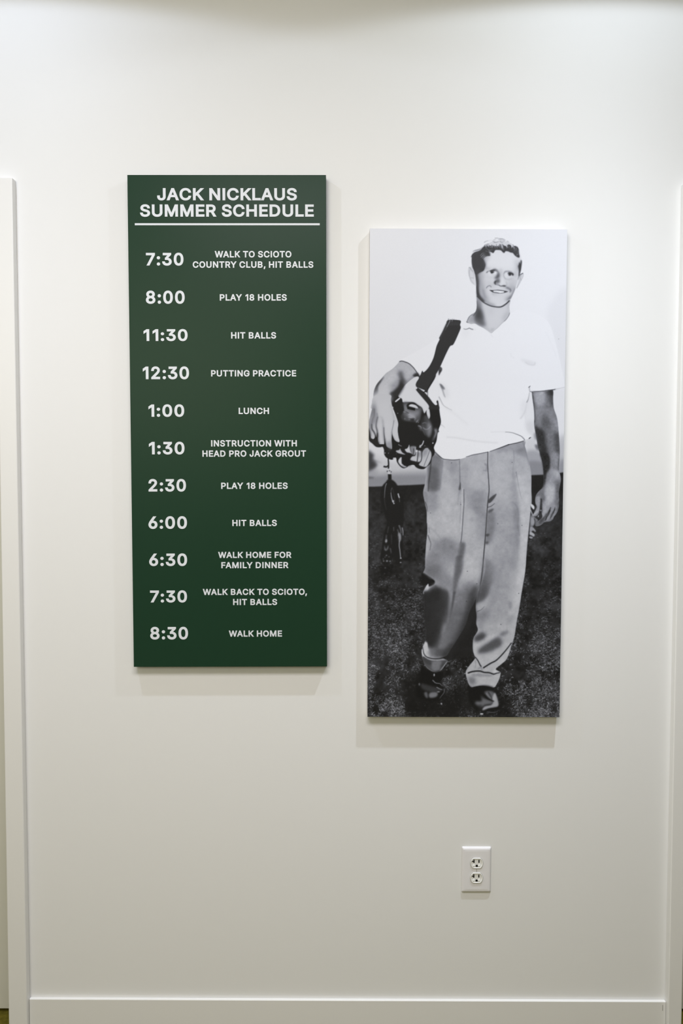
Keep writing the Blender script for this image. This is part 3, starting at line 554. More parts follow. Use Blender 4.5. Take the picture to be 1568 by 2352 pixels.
# centre seam and pocket lines
L(50, "940,200 938,330 942,420 955,640 945,760 932,900 922,1050 912,1200 900,1340 880,1568 860,1740 830,1920 812,2000", 1.3, 2.6, .5, .95, TR)
L(100, "905,340 930,370 920,420", 3, 2, 1.4, .55, TR); L(100, "890,420 935,430", 2, 1, 1.2, .4, TR)
L(120, "600,300 604,420 606,560 612,640", 1.6, 2.4, .6, .9, TR)
P(70, "590,640 612,560 616,640 600,660", .8, .7, clip=TR)
L(115, "612,650 590,720 580,830", 3, 2, 1.6, .5, TR)
L(192, "636,640 632,800 625,1000 620,1150", 2.6, 2, .8, .8, TR)
L(92, "652,650 655,800 645,950 636,1080 628,1200 616,1290", 1.6, 2, .6, .85, TR)
L(105, "612,800 618,900 605,1050", 1.2, 1, .8, .5, TR)
P(60, "950,770 1040,700 1025,745 960,815", .9, .75, clip=TR)
L(52, "940,862 980,850 1020,818", 1.2, .8, .5, .9, TR); L(200, "950,830 985,810 1020,790", 2, 1, 1, .5, TR)
P(75, "950,900 1010,880 990,915 945,935", 1.2, .7, clip=TR)
P(110, "920,940 1010,920 1030,1050 1000,1220 930,1310 910,1200", 4, .65, clip=TR)
P(62, "915,1190 960,1185 935,1215", 1.5, .8, clip=TR); P(70, "905,1280 950,1275 930,1310", 1.8, .7, clip=TR)
# left thigh shadow
P(122, "300,1240 430,1235 560,1290 610,1300 600,1420 560,1568 400,1568 310,1400", 7, .5, clip=TR)
P(128, "380,1240 500,1230 520,1400 400,1420", 7, .5, clip=TR)
P(112, "195,1440 300,1420 380,1500 350,1640 200,1600", 7, .6, clip=TR)
P(180, "215,940 300,1050 380,1200 400,1260 300,1230 220,1100", 3, .45, clip=TR)
L(125, "230,1100 310,1160 400,1280", 3, 2, 2, .45, TR)
L(70, "222,1200 240,1250 256,1300 245,1380", 2, 1, .7, .7, TR); L(190, "215,1360 205,1480", 3, 2, 1.2, .5, TR)
L(90, "232,1110 240,1170", 1.5, 1, .6, .5, TR)
P(98, "610,1290 670,1300 650,1450 620,1568 560,1568 590,1400", 2.4, .8, clip=TR)
fK()
P(92, "555,0 650,0 640,150 590,280 550,420 520,560 500,680 505,560 520,400 535,200", 2, .85, clip=TR)
P(176, "650,0 850,0 840,180 820,330 760,360 700,330 620,400 560,560 580,330 640,150", 4, .8, clip=TR)
P(170, "360,20 550,20 530,250 510,380 440,390 320,320 360,180", 5, .75, clip=TR)
P(126, "330,200 520,260 510,400 380,390 320,330", 6, .5, clip=TR); P(112, "190,110 360,100 370,220 290,260 170,200", 5, .75, clip=TR)
P(140, "195,0 360,0 340,90 200,90", 5, .5, clip=TR)
P(30, "150,190 230,230 300,280 296,320 240,350 200,330 150,330", 1.2)
P(185, "222,318 230,345 226,400 200,435 170,440 168,412 190,370", .6)
P(110, "222,400 280,340 330,330 330,370 240,420 200,436", 2, .8, clip=TR)
# dark knee / shin
SH = mask("175,440 240,400 330,350 400,380 470,400 480,500 480,600 450,700 430,820 400,950 350,1110 300,1180 230,1080 200,980 190,700", 3)
P(43, "120,440 240,408 330,356 390,380 440,410 455,500 450,640 425,700 400,820 370,950 310,1080 250,1100 215,1060 120,980 120,700", 5, .97, clip=TR)
P(43, "160,450 240,415 320,370 380,400 400,500 390,640 370,800 340,950 290,1050 230,1060 200,980 170,700", 2.5, .8, clip=TR)
P(58, "300,1000 400,900 420,1000 370,1110 300,1120", 6, .6, clip=TR)
P(58, "300,560 400,520 400,800 330,850", 8, .5, clip=TR)
P(60, "380,430 476,430 482,600 462,720 420,800 370,700", 4, .6, clip=TR)
P(150, "470,390 515,370 505,560 490,680 465,760 462,560", 1.6, .75, clip=TR)
P(128, "560,300 760,340 720,520 640,720 560,900 440,1080 380,1060 440,820 500,640 540,440", 9, .6, clip=TR); P(92, "640,640 700,560 660,760 580,920 480,1080 420,1100 520,920 600,760", 6, .5, clip=TR)
L(50, "545,420 525,540 500,680 480,790 455,860", 5, 3, 1.8, .75, TR)
P(70, "400,420 470,420 484,560 470,700 440,820 420,760 440,600", 4, .6, clip=TR)
P(128, "560,430 700,330 690,560 640,700 580,850 540,930 450,1060 360,1110 380,1020 430,860 490,720 540,560", 3, .85, clip=TR)
P(150, "560,460 670,380 640,600 560,640", 6, .4, clip=TR)
P(108, "500,640 660,600 610,820 520,960 420,1080 360,1110 400,960 440,800", 7, .75, clip=TR)
P(84, "600,700 680,600 620,860 540,980 460,1080 500,940", 5, .6, clip=TR)
P(120, "640,420 800,300 800,500 720,620 640,760 560,760 600,600", 8, .6, clip=TR); P(60, "720,420 810,340 800,560 740,600 690,680 680,560", 4, .85, clip=TR)
P(40, "800,440 800,700 760,800 620,1000 480,1200 380,1180 500,1040 600,860 660,680 720,560", 5, .9)
P(60, "300,1110 420,1100 520,1020 560,1080 440,1180 300,1200", 4, .7, clip=TR)
# left cuff
P(185, "200,1000 218,1040 222,1090 240,1130 260,1150 240,1190 200,1190 170,1140 158,1090 175,1040", 1, 1)
P(110, "230,1120 300,1090 340,1120 300,1190 240,1195", 3.5, .8, clip=TR)
L(35, "160,1080 172,1150 200,1190 260,1215 350,1218 430,1200", 1.2, 3, .7, .9)
L(205, "150,1110 156,1160 172,1190", 1.8, 1, .5, .9)
P(92, "160,1190 220,1225 300,1240 400,1236 458,1238 430,1275 392,1320 365,1360 325,1375 280,1368 220,1330 180,1280", .6)
P(128, "270,1250 380,1240 365,1345 320,1370 275,1350", 2.5, .75)
P(48, "390,1290 430,1250 400,1330 370,1360", 2.5, .6)
P(55, "155,1195 250,1245 260,1290 190,1270", 2, .6)
# right leg
P(100, "900,20 1010,100 1010,300 940,430 880,520 810,560 800,500 830,380 870,220", 4.5, .75, clip=TR)
P(80, "870,360 960,330 940,470 850,540 810,520", 4, .7, clip=TR)
P(176, "800,560 900,520 950,470 990,330 1040,300 1000,460 900,600 830,640 800,640", 3, .7, clip=TR)
L(70, "815,650 860,630 900,590", 1.6, .8, .6, .8, TR)
L(200, "900,20 905,120 880,260 830,400", 1.6, 1, .7, .5, TR)
L(112, "1090,130 1080,300 1040,440 990,560", 5, 8, 3.5, .5, TR)
P(95, "830,660 960,620 960,720 880,770 810,740", 5, .65, clip=TR)
P(165, "1060,200 1260,200 1240,500 1180,800 1060,860 960,840 990,640 1060,450", 8, .6, clip=TR)
P(178, "820,860 1000,800 1180,760 1240,960 1140,980 960,960 900,900", 7, .6, clip=TR)
P(88, "860,250 990,180 1000,330 940,440 870,520 815,540 815,440", 5, .5, clip=TR); P(132, "1000,80 1060,200 1040,420 980,560 900,660 960,420", 7, .5, clip=TR)
P(140, "1060,250 1180,300 1160,560 1060,760 980,700 1040,480", 10, .4, clip=TR); P(118, "820,780 900,760 880,860 830,880", 4, .5, clip=TR)
P(146, "900,0 1280,0 1250,260 1200,520 1140,800 960,900 840,860 840,640 960,420", 12, .5, clip=TR); P(150, "860,880 1180,780 1220,960 1100,1220 800,1200 780,1020", 8, .4, clip=TR)
L(182, "1330,60 1310,260 1260,500 1210,760", 12, 9, 5, .5, TR); D(110, 1208, 575, 22, 50, 0, 2.2, .5, TR); P(120, "1180,720 1250,690 1240,760 1160,820", 3, .4, clip=TR)
P(62, "790,950 870,900 920,940 880,1000 800,1010 770,980", 4, .85, clip=TR)
P(80, "820,1100 960,1000 1060,960 1105,1000 1100,1060 1000,1120 880,1160 820,1150", 4, .85, clip=TR)
P(110, "1085,910 1180,880 1170,920 1100,950", 3, .75, clip=TR)
P(185, "770,1060 860,1000 960,940 1050,930 980,1000 860,1080 790,1170 770,1120", 3, .55, clip=TR)
P(176, "800,1170 960,1160 1100,1080 1160,1010 1210,1060 1100,1200 1020,1240 880,1320 850,1300", 4, .65, clip=TR)
L(28, "1222,1030 1170,1100 1110,1170 1040,1238 970,1275 890,1326", 2, 3, .6, .95, TR)
P(170, "1215,1060 1180,1180 1110,1270 1035,1335 930,1350 900,1335 1040,1260 1130,1170", .8, .9, clip=TR)
L(28, "786,1196 820,1240 845,1290 858,1310", 2, 2.8, .6, .95, TR)
P(165, "782,1222 810,1240 850,1312 870,1340 780,1350 690,1368 700,1330", .8, .9, clip=TR)
L(110, "790,1240 795,1290 788,1330", 1.4, .8, .8, .7, TR); L(120, "935,1280 930,1340", 1.2, .8, .8, .5, TR)
P(168, "680,1370 860,1360 1010,1370 1088,1385 1075,1430 1030,1556 960,1545 860,1535 740,1556 700,1480", 1, .9, clip=TR)
P(100, "700,1450 780,1440 790,1520 730,1530", 4, .7, clip=TR); P(120, "760,1400 1000,1410 960,1430 780,1430", 2, .6, clip=TR)
L(24, "706,1388 760,1372 840,1366 900,1382 960,1386 1010,1402 1050,1390 1080,1384", 3, 2.4, .7, 1)
L(120, "830,1335 860,1320 870,1350", 3, 3, 1.2, .6, TR)
P(190, "1035,1340 1085,1385 1020,1390 1000,1360", 1.5, .5, clip=TR)
fK(); L(40, "168,450 182,560 190,700 196,850 204,960 206,1010", 4, 4, 1.4, .85)
fJ(); P(134, "600,330 680,330 700,560 680,700 640,700 620,520", 6, .35, clip=TR); P(184, "400,700 560,700 580,1000 560,1200 420,1180 330,1040", 8, .5, clip=TR)
fK(); P(112, "580,250 800,300 800,420 700,640 600,860 480,1040 380,1100 430,860 500,640 560,420", 8, .5, clip=TR); P(176, "655,20 800,40 790,220 700,300 610,420 600,250", 6, .5, clip=TR)
P(100, "560,60 640,40 630,200 580,300 545,440 520,300", 3, .4, clip=TR); P(120, "220,60 420,90 500,200 520,380 460,400 320,320 200,200", 7, .4, clip=TR)
fJ(); P(130, "300,1300 560,1300 560,1568 240,1568 230,1440", 8, .4, clip=TR)
ART[:] = ART + TR * (yy > 1010) * np.minimum(ART - 160, 8) * .22 * np.clip((ART - 50) / 50, 0, 1)
ART[:] = ART + TR * (yy > 1010) * (3.2 * c2 + 2.2 * c3 + 1.5 * rng.randn(AH, AW)) * np.clip(ART / 150, 0, 1)
fK()
for sx, sy in ((695, 168), (683, 527), (1097, 806), (1310, 433), (808, 318)): D(45, sx, sy, 6, 5, 0, .4, .8)
fJ()
for sx, sy in ((253, 932), (505, 330), (1350, 1080), (616, 830), (1232, 325), (1060, 1060)): D(70, sx, sy, 6, 5, 0, .4, .8)

# -- shoes
fM()
P(25, "240,440 340,500 420,545 540,530 560,640 540,720 590,800 585,880 520,960 400,985 250,950 180,900 170,780 215,640", 2, .95)
P(66, "240,720 330,740 420,765 500,780 560,810 500,850 400,850 300,820 245,780", 2.2, .7)
P(120, "285,860 330,850 340,930 310,925", 1.6, .7); P(132, "370,860 480,855 470,915 370,930", 1.6, .8)
L(150, "415,670 460,710 520,720 555,755", 1.6, .8, .6, .9); L(170, "475,775 520,800 560,812", 1.3, .7, .5, .9)
L(125, "585,800 585,850 545,905 520,940", 1.5, .7, .7, .9); D(190, 436, 590, 9, 20, 0, .7, .9)
D(120, 213, 730, 9, 20, 0, 1, .9); D(160, 500, 843, 22, 7, 0, .7, .8); D(200, 545, 1022, 9, 15, -30, .7, .9)
P(26, "950,760 1010,775 1180,745 1320,775 1360,850 1410,1030 1400,1100 1330,1130 1180,1125 1050,1090 960,980", 2, .97)
P(105, "1190,850 1260,830 1330,850 1350,920 1330,980 1250,930", 2, .85)
P(168, "1340,860 1370,900 1400,1010 1390,1060 1330,1075 1250,1090 1170,1120 1160,1100 1200,1060 1290,1040 1320,990 1310,940", 1.3, .9)
P(118, "1140,900 1180,940 1310,985 1310,1020 1200,1040 1150,1070 1060,1030 1060,990 1150,980", 2.4, .8)
L(22, "1190,890 1230,940 1290,970 1330,985", 2.5, 2, .8, .9); L(25, "1250,850 1280,900 1300,950", 2.2, 1.5, 1, .7)
L(160, "1220,870 1250,910 1290,940", 1.6, 1, .8, .6); P(45, "1100,1040 1150,1040 1150,1110 1110,1100", 2, .6)
L(120, "1230,1145 1310,1152 1390,1140", 1.2, .8, .6, .8); P(190, "1128,1165 1168,1166 1168,1184 1130,1184", .5, .9)

# -- shirt
fH()
f0()
SHIRT = "1074,742 1060,736 1048,742 1000,780 960,805 918,828 932,830 945,840 958,864 966,866 1004,845 1007,862 1006,870 1010,890 1010,906 1009,940 1012,965 1012,975 1007,985 1005,1002 1001,1012 997,1025 998,1034 1010,1047 1018,1054 1032,1056 1054,1055 1070,1051 1086,1044 1119,1038 1128,1036 1165,1023 1202,1012 1209,1010 1218,1005 1219,1000 1210,988 1206,968 1204,950 1208,935 1212,918 1216,898 1217,886 1219,899 1240,899 1262,897 1294,890 1295,876 1287,835 1276,790 1264,750 1245,728 1200,712 1170,722 1128,764 1115,755"
SM = mask(SHIRT, .4)
P(230, SHIRT, .5)
fB()
P(214, "340,870 440,850 420,960 330,980", 6, .4)
fH()
L(40, "-5,805 40,845 90,880 150,888 210,892 280,886", 1.5, 1.3, .5, .85); L(130, "280,886 320,878 352,864", 1, .7, .7, .7)
L(45, "355,858 430,834 500,822 610,798", 1.1, 1.1, .45, .9); L(42, "630,794 700,770 760,748 850,714", 1, 2.4, .5, .9)
L(42, "850,714 900,704 970,688 1022,672", 1.8, 1.4, .45, .9)
L(85, "810,568 880,574 930,590 990,615 1020,640 1034,662", .8, 1.8, .5, .9); L(190, "640,570 720,566 810,568", 1, 1, .9, .5)
L(195, "1040,664 1080,652 1110,632", 1, 1, .6, .8); P(48, "1082,640 1105,626 1106,632 1086,648", .5)
L(205, "130,628 250,636 400,664 560,684 720,694", 2, 2, 1.4, .8); L(212, "120,290 240,370 380,490", 3, 2, 2.5, .6)
L(150, "40,160 60,200 80,240 100,265 140,290 190,315", 1.8, .6, .7, .9)
P(95, "45,5 75,20 110,70 90,80 100,120 115,170 95,140 75,80 55,40", 1, .75); P(60, "60,12 105,60 75,60", 1, .8)
P(205, "70,0 130,60 150,160 110,170 80,90", 4, .5); L(150, "60,480 90,500 110,520", 1.4, .5, .8, .6)
L(110, "1090,110 1082,160 1075,190 1060,222", .8, 2.2, .6, .9); L(190, "1060,222 1040,320 1010,380 985,410", 1.5, 2.5, 1.2, .7)
P(205, "1000,230 1060,200 1040,340 1000,400", 5, .45)
P(60, "1080,45 1102,30 1094,44 1082,54", .5); L(140, "1088,52 1092,90", 1.6, 1.6, .7, .8)
L(45, "1098,98 1170,97 1240,93 1300,84 1362,77 1390,72", 1.6, 1.8, .45, .95); L(170, "1390,72 1440,60 1498,48", 1.4, .8, .5, .8)
P(222, "1095,110 1130,100 1140,300 1140,520 1110,600 1060,540 1040,450 1060,300 1080,200", 2.5, .9)
P(200, "1050,460 1140,440 1150,560 1130,600 1070,560", 4.5, .6)
fG()
P(212, "850,780 960,800 1055,830 1050,870 960,860 880,820", 2.5, .6); L(195, "920,830 960,855 1010,868 1050,862 1056,830", 1.6, 1.6, .9, .7)
L(214, "705,700 715,740 760,770", 1.6, 1, 1, .6); L(218, "1210,390 1250,470 1310,620 1370,760", 1.2, 1.2, 1, .5)
D(120, 1396, 492, 6, 5, 0, .4, .8); L(210, "420,430 455,468", 1.5, 1, .7, .6)

# -- right arm (viewer's right) and hand
fI()
ARM = "352,234 360,250 366,320 380,420 390,520 392,600 388,660 398,740 420,860 440,980 470,1080 498,1180 512,1280 516,1380 518,1450 500,1530 460,1570 420,1620 404,1680 406,1740 424,1790 400,1850 372,1900 388,1918 420,1912 450,1880 465,1840 500,1900 490,1940 430,1990 405,2040 440,2050 490,2030 520,2000 560,1990 600,1985 640,1960 660,1920 700,1860 722,1780 726,1700 722,1600 738,1500 750,1430 744,1370 728,1300 730,1180 736,1060 732,940 722,800 706,640 690,560 662,480 650,420 646,330 645,214 600,214 520,228 440,234"
AM = mask(ARM, .4)
P(112, ARM, .45)
P(172, "390,240 520,236 540,300 540,380 500,420 440,440 410,380 390,310", 3.5, .85, clip=AM)
P(188, "460,236 520,236 500,270 460,262", 2, .7, clip=AM)
P(60, "560,225 645,215 645,330 650,430 620,420 600,330 570,270", 3, .8, clip=AM)
P(48, "590,214 646,212 644,290 610,270", 2, .8, clip=AM)
L(48, "360,240 372,330 386,430 396,540 396,640", 3, 3, 1.2, .75, AM)
P(150, "400,450 520,440 560,520 500,560 500,640 450,690 410,620 400,540", 5, .6, clip=AM)
P(140, "560,470 660,500 700,600 715,760 640,760 600,620 560,580", 5, .7, clip=AM)
P(172, "660,620 700,640 712,760 690,740", 2.5, .5, clip=AM)
P(78, "500,560 570,570 600,680 560,740 500,690", 5, .7, clip=AM)
P(44, "395,700 480,740 540,800 560,950 590,1080 600,1200 590,1280 560,1330 540,1400 520,1460 512,1300 490,1160 450,1030 420,880", 3.5, .9, clip=AM)
P(118, "560,780 660,760 690,900 680,1050 600,1060 570,900", 5, .7, clip=AM)
P(62, "660,820 722,800 732,960 726,1080 690,1060 670,940", 3.5, .75, clip=AM)
P(135, "600,1060 700,1060 724,1200 700,1280 600,1280 590,1160", 4, .7, clip=AM)
P(165, "640,1060 700,1090 715,1200 690,1240 650,1150", 3, .4, clip=AM)
L(60, "726,1140 718,1220 716,1290", 2, 1.4, .8, .6, AM)
P(160, "580,1290 700,1290 745,1370 748,1440 700,1480 620,1480 560,1500 550,1420", 3, .8, clip=AM)
P(185, "650,1300 730,1320 735,1380 680,1380", 3, .5, clip=AM)
P(95, "650,1440 745,1430 735,1500 690,1500 640,1470", 3, .6, clip=AM)
P(178, "540,1490 670,1480 680,1600 640,1760 560,1740 530,1600", 3.5, .85, clip=AM)
P(112, "440,1570 520,1500 530,1560 490,1640 420,1700 406,1680", 3, .7, clip=AM)
P(95, "680,1500 735,1500 724,1620 715,1700 690,1640", 2.5, .6, clip=AM)
P(165, "412,1660 470,1650 475,1740 460,1840 420,1900 380,1905 400,1840 430,1790 410,1740", 1.8, .75, clip=AM)
P(38, "478,1670 498,1700 500,1800 492,1880 470,1860 466,1800 474,1730", 1., .95)
P(170, "505,1720 600,1700 600,1800 560,1870 520,1940 500,1960 490,1900 505,1840", 2, .8, clip=AM)
P(150, "610,1760 670,1740 680,1820 640,1880 600,1950 560,1980 560,1930 600,1850", 1.8, .75, clip=AM)
P(140, "680,1780 722,1760 700,1850 660,1920 620,1960 620,1920 660,1850", 1.5, .8, clip=AM)
L(42, "612,1800 590,1850 560,1900 548,1960", 2, 1.4, .8, .85, AM); L(42, "672,1800 650,1850 620,1900 606,1950", 1.8, 1.2, .8, .85, AM)
L(60, "560,1880 520,1940 470,1990", 3, 2, 1.4, .7, AM); P(60, "470,1960 540,1920 520,1980 460,2030", 2, .6, clip=AM)
L(205, "372,1902 400,1880 440,1850", 3, 2, 1, .6, AM)
P(42, "470,1060 560,1060 596,1120 604,1220 588,1290 562,1340 548,1410 528,1490 490,1540 516,1450 514,1300 494,1170", 1.6, .92)
P(120, "560,1340 600,1300 620,1380 570,1460 540,1500", 2.4, .5, clip=AM)
L(38, "604,1830 588,1880 560,1930 540,1970", 2.2, 1.6, .7, .9, AM); L(38, "670,1820 648,1870 618,1930", 2, 1.4, .7, .9, AM); L(60, "722,1720 706,1800 690,1850", 2, 1.4, 1, .6, AM)
P(188, "560,1540 640,1520 650,1640 600,1700 560,1660", 3, .5, clip=AM); P(90, "500,1660 540,1640 520,1760 505,1740", 2, .5, clip=AM)
P(36, "342,1800 350,1770 380,1860 352,1900", .8, .8)
P(205, "348,1748 390,1780 386,1824 350,1786", .5); L(200, "342,1830 362,1880 380,1930 430,1970", 2, 1.6, .6, .9)
P(120, "345,1900 400,1930 440,1970 410,2020 370,2060 345,2160 328,2140 335,2000", 1.2, .9)
P(175, "350,1930 390,1950 400,2000 370,2040 345,2020", 1.6, .6); L(40, "395,1950 402,2000 384,2060 398,2085", 2, 1.5, .7, .8)
P(150, "340,2060 380,2070 412,2115 404,2126 374,2108 350,2120 330,2110", .7, .95)
P(172, "336,2120 372,2140 396,2164 386,2190 350,2172 328,2160", .7, .95); P(160, "330,2185 372,2200 356,2218 324,2205", .7, .9)
D(190, 480, 1838, 8, 10, 0, .6, .8); D(170, 446, 1915, 7, 16, 0, .6, .8)
ART[:] = ART + AM * (5 * c3 + 4 * rng.randn(AH, AW)) * .8

# -- left arm and hand
fC()
ARL = "510,846 560,846 630,872 700,930 760,1010 800,1070 815,1100 760,1096 735,1085 680,1130 610,1190 560,1270 510,1345 480,1370 520,1400 555,1450 560,1568 380,1568 100,1568 90,1480 110,1400 114,1340 130,1260 170,1180 230,1110 300,1030 400,960 470,890"
P(176, ARL, .45)
ALM = mask(ARL, .3)
P(192, "180,1200 300,1080 420,980 470,1060 400,1180 350,1300 370,1440 380,1568 140,1568 120,1420 190,1330", 5, .85, clip=ALM)
P(182, "500,880 620,900 720,1000 700,1060 620,1090 560,1010 520,960", 5, .6, clip=ALM)
P(62, "490,1020 540,1010 570,1100 600,1160 560,1260 500,1350 440,1400 380,1400 380,1330 440,1260 490,1200 510,1120", 3.2, .9, clip=ALM)
P(42, "520,1130 550,1200 540,1290 480,1370 400,1380 430,1300 500,1240", 3, .8, clip=ALM)
P(120, "470,1000 560,1000 560,1060 490,1060", 4, .5, clip=ALM)
P(45, "170,1180 270,1075 230,1150 185,1230 180,1330 120,1380 118,1300 140,1230", 1.6, .9, clip=ALM)
P(95, "560,1180 640,1130 740,1060 740,1085 640,1150 570,1210", 3, .8, clip=ALM)
P(40, "700,1060 770,1020 815,1080 800,1100 760,1096 735,1085", 1.6, .95)
L(40, "506,852 540,845 590,858 650,885 710,940 755,1000 790,1055", 1.8, 1.8, .45, .9)
P(118, "375,1200 440,1160 500,1100 490,1200 420,1260 370,1300", 4, .45, clip=ALM)
ART[:] = ART + ALM * (2.5 * c3 + 1.5 * rng.randn(AH, AW))

P(198, "110,1330 200,1260 330,1260 370,1400 384,1568 100,1568", 7, .8, clip=ALM)
P(120, "100,1420 150,1400 150,1568 96,1568", 3, .5, clip=ALM)
# -- golf bag and clubs (dark mass)
fD()
P(34, "60,1170 120,1240 180,1300 250,1312 300,1305 325,1360 330,1440 370,1500 430,1530 480,1535 520,1500 545,1510 560,1580 620,1660 680,1690 740,1670 780,1640 860,1630 900,1670 960,1700 1040,1705 1100,1660 1160,1600 1190,1500 1230,1440 1240,1380 1225,1310 1270,1200 1290,1060 1315,1030 1310,990 1350,860 1330,700 1300,480 1270,490 1285,545 1240,545 1120,410 1110,300 1260,0 1000,0 900,200 925,245 920,290 1110,520 1120,640 1090,640 1050,700 1010,600 940,550 870,505 780,495 670,500 650,440 590,385 470,380 450,440 470,560 530,720 580,880 570,1000 590,1150 600,1230 500,1240 60,1100", .5, 1, True)
# gap left of bag (sky seen through the strap) 
P(212, "585,382 700,200 880,50 955,60 900,195 925,240 918,290 1010,400 1110,520 1150,560 1135,600 1150,720 1140,790 1120,790 1095,700 1088,640 1050,695 1020,610 960,560 870,505 780,496 672,500 655,440", .5)
P(206, "1118,560 1148,565 1140,620 1155,740 1140,795 1122,792 1100,700 1095,640", .6)
P(208, "930,232 1000,255 1060,290 1040,310 980,270", .5); P(206, "1055,320 1100,330 1108,380 1085,360", .5)
L(60, "1060,300 1090,305 1112,300 1112,380", 1.2, 1.2, .4, .9)
# strap above
fC()
P(50, "1225,235 1310,225 1420,240 1412,300 1422,345 1390,430 1315,590 1265,620 1215,710 1160,830 1110,940 1060,1030 930,1250 925,1290 880,1280 780,1240 748,1210 760,1160 800,1100 835,1010 848,990 870,1012 940,940 1000,830 1030,740 1060,620 1105,520 1098,500 1150,400 1200,290", .5, 1, True)
for q, (a, b_) in enumerate(((1235, 205), (1262, 215), (1290, 210), (1315, 212), (1345, 220), (1372, 228), (1398, 226))):
    L(62, "%d,300 %d,%d" % (a - 18, a + 6, b_ + 5), 3, 1., .6, .85)
L(200, "1215,330 1250,265 1262,235", 1, 1.4, .6, .7); L(170, "1292,250 1300,215", .8, 1, .5, .8); L(150, "1190,380 1225,310", .6, .8, .6, .5)
L(75, "1205,300 1160,400 1115,500", 3, 3, 1.4, .6)
P(45, "1090,960 1110,930 1140,950 1140,985 1120,1020 1095,1060 1090,1000", .9, .95); D(120, 1118, 965, 10, 14, 0, 1, .6)
P(200, "440,1445 500,1398 512,1410 455,1455", .5)
P(45, "770,1265 800,1258 930,1370 1010,1480 1040,1510 1085,1500 1095,1568 950,1568 935,1500 760,1290", .6)
fD()
P(205, "528,484 600,422 612,436 546,494", .5); D(200, 478, 600, 16, 20, 0, .6, 1); D(190, 573, 700, 7, 7, 0, .5, .9)
# club-head cover, seen under the bag mouth
HC = mask("672,502 780,497 870,507 950,560 1010,610 1050,700 1040,800 960,870 850,860 740,830 650,800 620,740 690,640", 1.)
P(88, "672,502 780,497 870,507 950,560 1010,610 1000,720 980,800 940,860 860,850 700,830 640,760 690,640", 1.6, .85)
P(150, "690,580 740,570 760,640 860,660 960,640 980,700 900,760 820,790 770,760 690,680", 3.5, .75, clip=HC)
P(165, "740,690 800,700 870,730 900,790 800,780", 2, .6, clip=HC); P(120, "690,640 680,570 740,540 745,620", 2, .7, clip=HC)
P(30, "735,550 790,510 870,510 930,560 975,600 950,600 880,545 810,535 775,565 745,600", .8, .95)
P(205, "775,568 800,540 850,540 910,565 940,610 890,605 830,585", .6)
P(28, "745,575 888,604 882,652 745,622", .5, 1, False)
P(40, "720,670 775,695 750,715 700,690", 1.4, .8); P(36, "820,790 880,800 860,850 800,830", 2, .8)
L(170, "675,670 720,690 770,715 850,760 900,800", 1.2, .8, .7, .8); L(180, "770,770 840,778", 2, 1.4, 1, .8); L(185, "910,860 940,820", 1.6, 1, .7, .7)
P(50, "640,720 680,740 690,820 640,800", 2, .8); P(95, "950,620 1000,640 985,760 950,820", 3.5, .5)
for sx, sy in ((700, 800), (880, 815), (945, 862), (780, 810)): D(170, sx, sy, 10, 7, 20, .8, .7)
# leather side bag
P(92, "1060,740 1120,780 1170,880 1188,960 1180,1060 1140,1135 1080,1080 1020,980 1000,900 1010,800", 2, .9)
P(30, "1000,640 1050,720 1060,860 1010,900 990,800", 2.5, .8)
P(60, "1060,760 1120,800 1100,960 1040,980 1020,900", 3, .7); P(150, "1110,870 1160,900 1180,980 1150,1080 1130,1120 1120,1020", 3, .75)
L(175, "1030,960 1080,990 1130,975 1168,930", 1.2, 1, .8, .8); L(160, "1020,880 1060,868 1090,880", 1.4, .8, .8, .7)
L(140, "1020,1000 1050,1060 1070,1100", 1.4, .8, 1, .6); P(110, "940,910 1000,940 1010,1010 980,1000", 2, .7); L(175, "945,925 980,935 1000,970", 1.6, 1, .8, .8)
P(120, "1232,975 1285,985 1290,1040 1250,1130 1215,1190 1200,1180 1240,1060", 2, .85); L(180, "1250,1000 1262,1060 1235,1130", 1.8, 1.2, 1, .6)
D(225, 1206, 1236, 10, 13, 0, .6, 1); L(205, "1038,1200 1025,1240 1000,1278 975,1282", 2, 2.4, .5, 1); D(215, 977, 1305, 20, 11, -5, .6, 1)
D(150, 1060, 1285, 9, 7, 0, .6, .8); L(170, "572,1242 600,1272 640,1290", 1.4, 1, .5, .9)
# clubs
P(195, "780,1265 792,1340 812,1400 850,1430 780,1410 735,1400 700,1350 740,1335 765,1300", .6)
P(140, "800,1300 900,1300 890,1400 870,1450 830,1430 805,1380", 1.3, .9); L(60, "862,1340 856,1440", 2.4, 1.6, .7, .9); L(200, "890,1310 884,1400 870,1445", 1.4, 1.4, .5, .8)
P(185, "540,1375 600,1360 612,1330 630,1370 660,1410 710,1442 640,1432 570,1410", .7)
P(190, "900,1360 930,1370 970,1375 1000,1400 1005,1500 990,1560 940,1575 870,1560 800,1540 830,1480 890,1460", .8)
P(110, "910,1400 1000,1390 1000,1470 920,1480", 3, .55); L(35, "940,1380 936,1460 922,1570", 1.6, 2, .5, .9); D(225, 912, 1378, 18, 18, 0, .8, .8); D(215, 958, 1390, 10, 14, 0, .8, .8)
P(185, "1010,1420 1060,1340 1110,1325 1140,1360 1155,1370 1178,1420 1175,1500 1140,1590 1090,1660 1030,1660 955,1625 1000,1550", .7)
P(105, "1010,1420 1060,1340 1130,1330 1090,1430 1040,1480 1000,1480", 4, .6); L(80, "1150,1370 1110,1480 1070,1580 1045,1650", 1.1, 1.1, .4, .9)
L(35, "1005,1400 1005,1500 985,1570", 1.8, 1.4, .5, .85)
P(205, "640,1490 642,1580 660,1640 720,1670 680,1668 620,1630 583,1570 600,1520", .7); L(205, "650,1620 690,1652 725,1660", 2, 1.6, .5, .9)
P(30, "655,1520 740,1540 830,1560 800,1640 740,1640 680,1600", 2, .8)
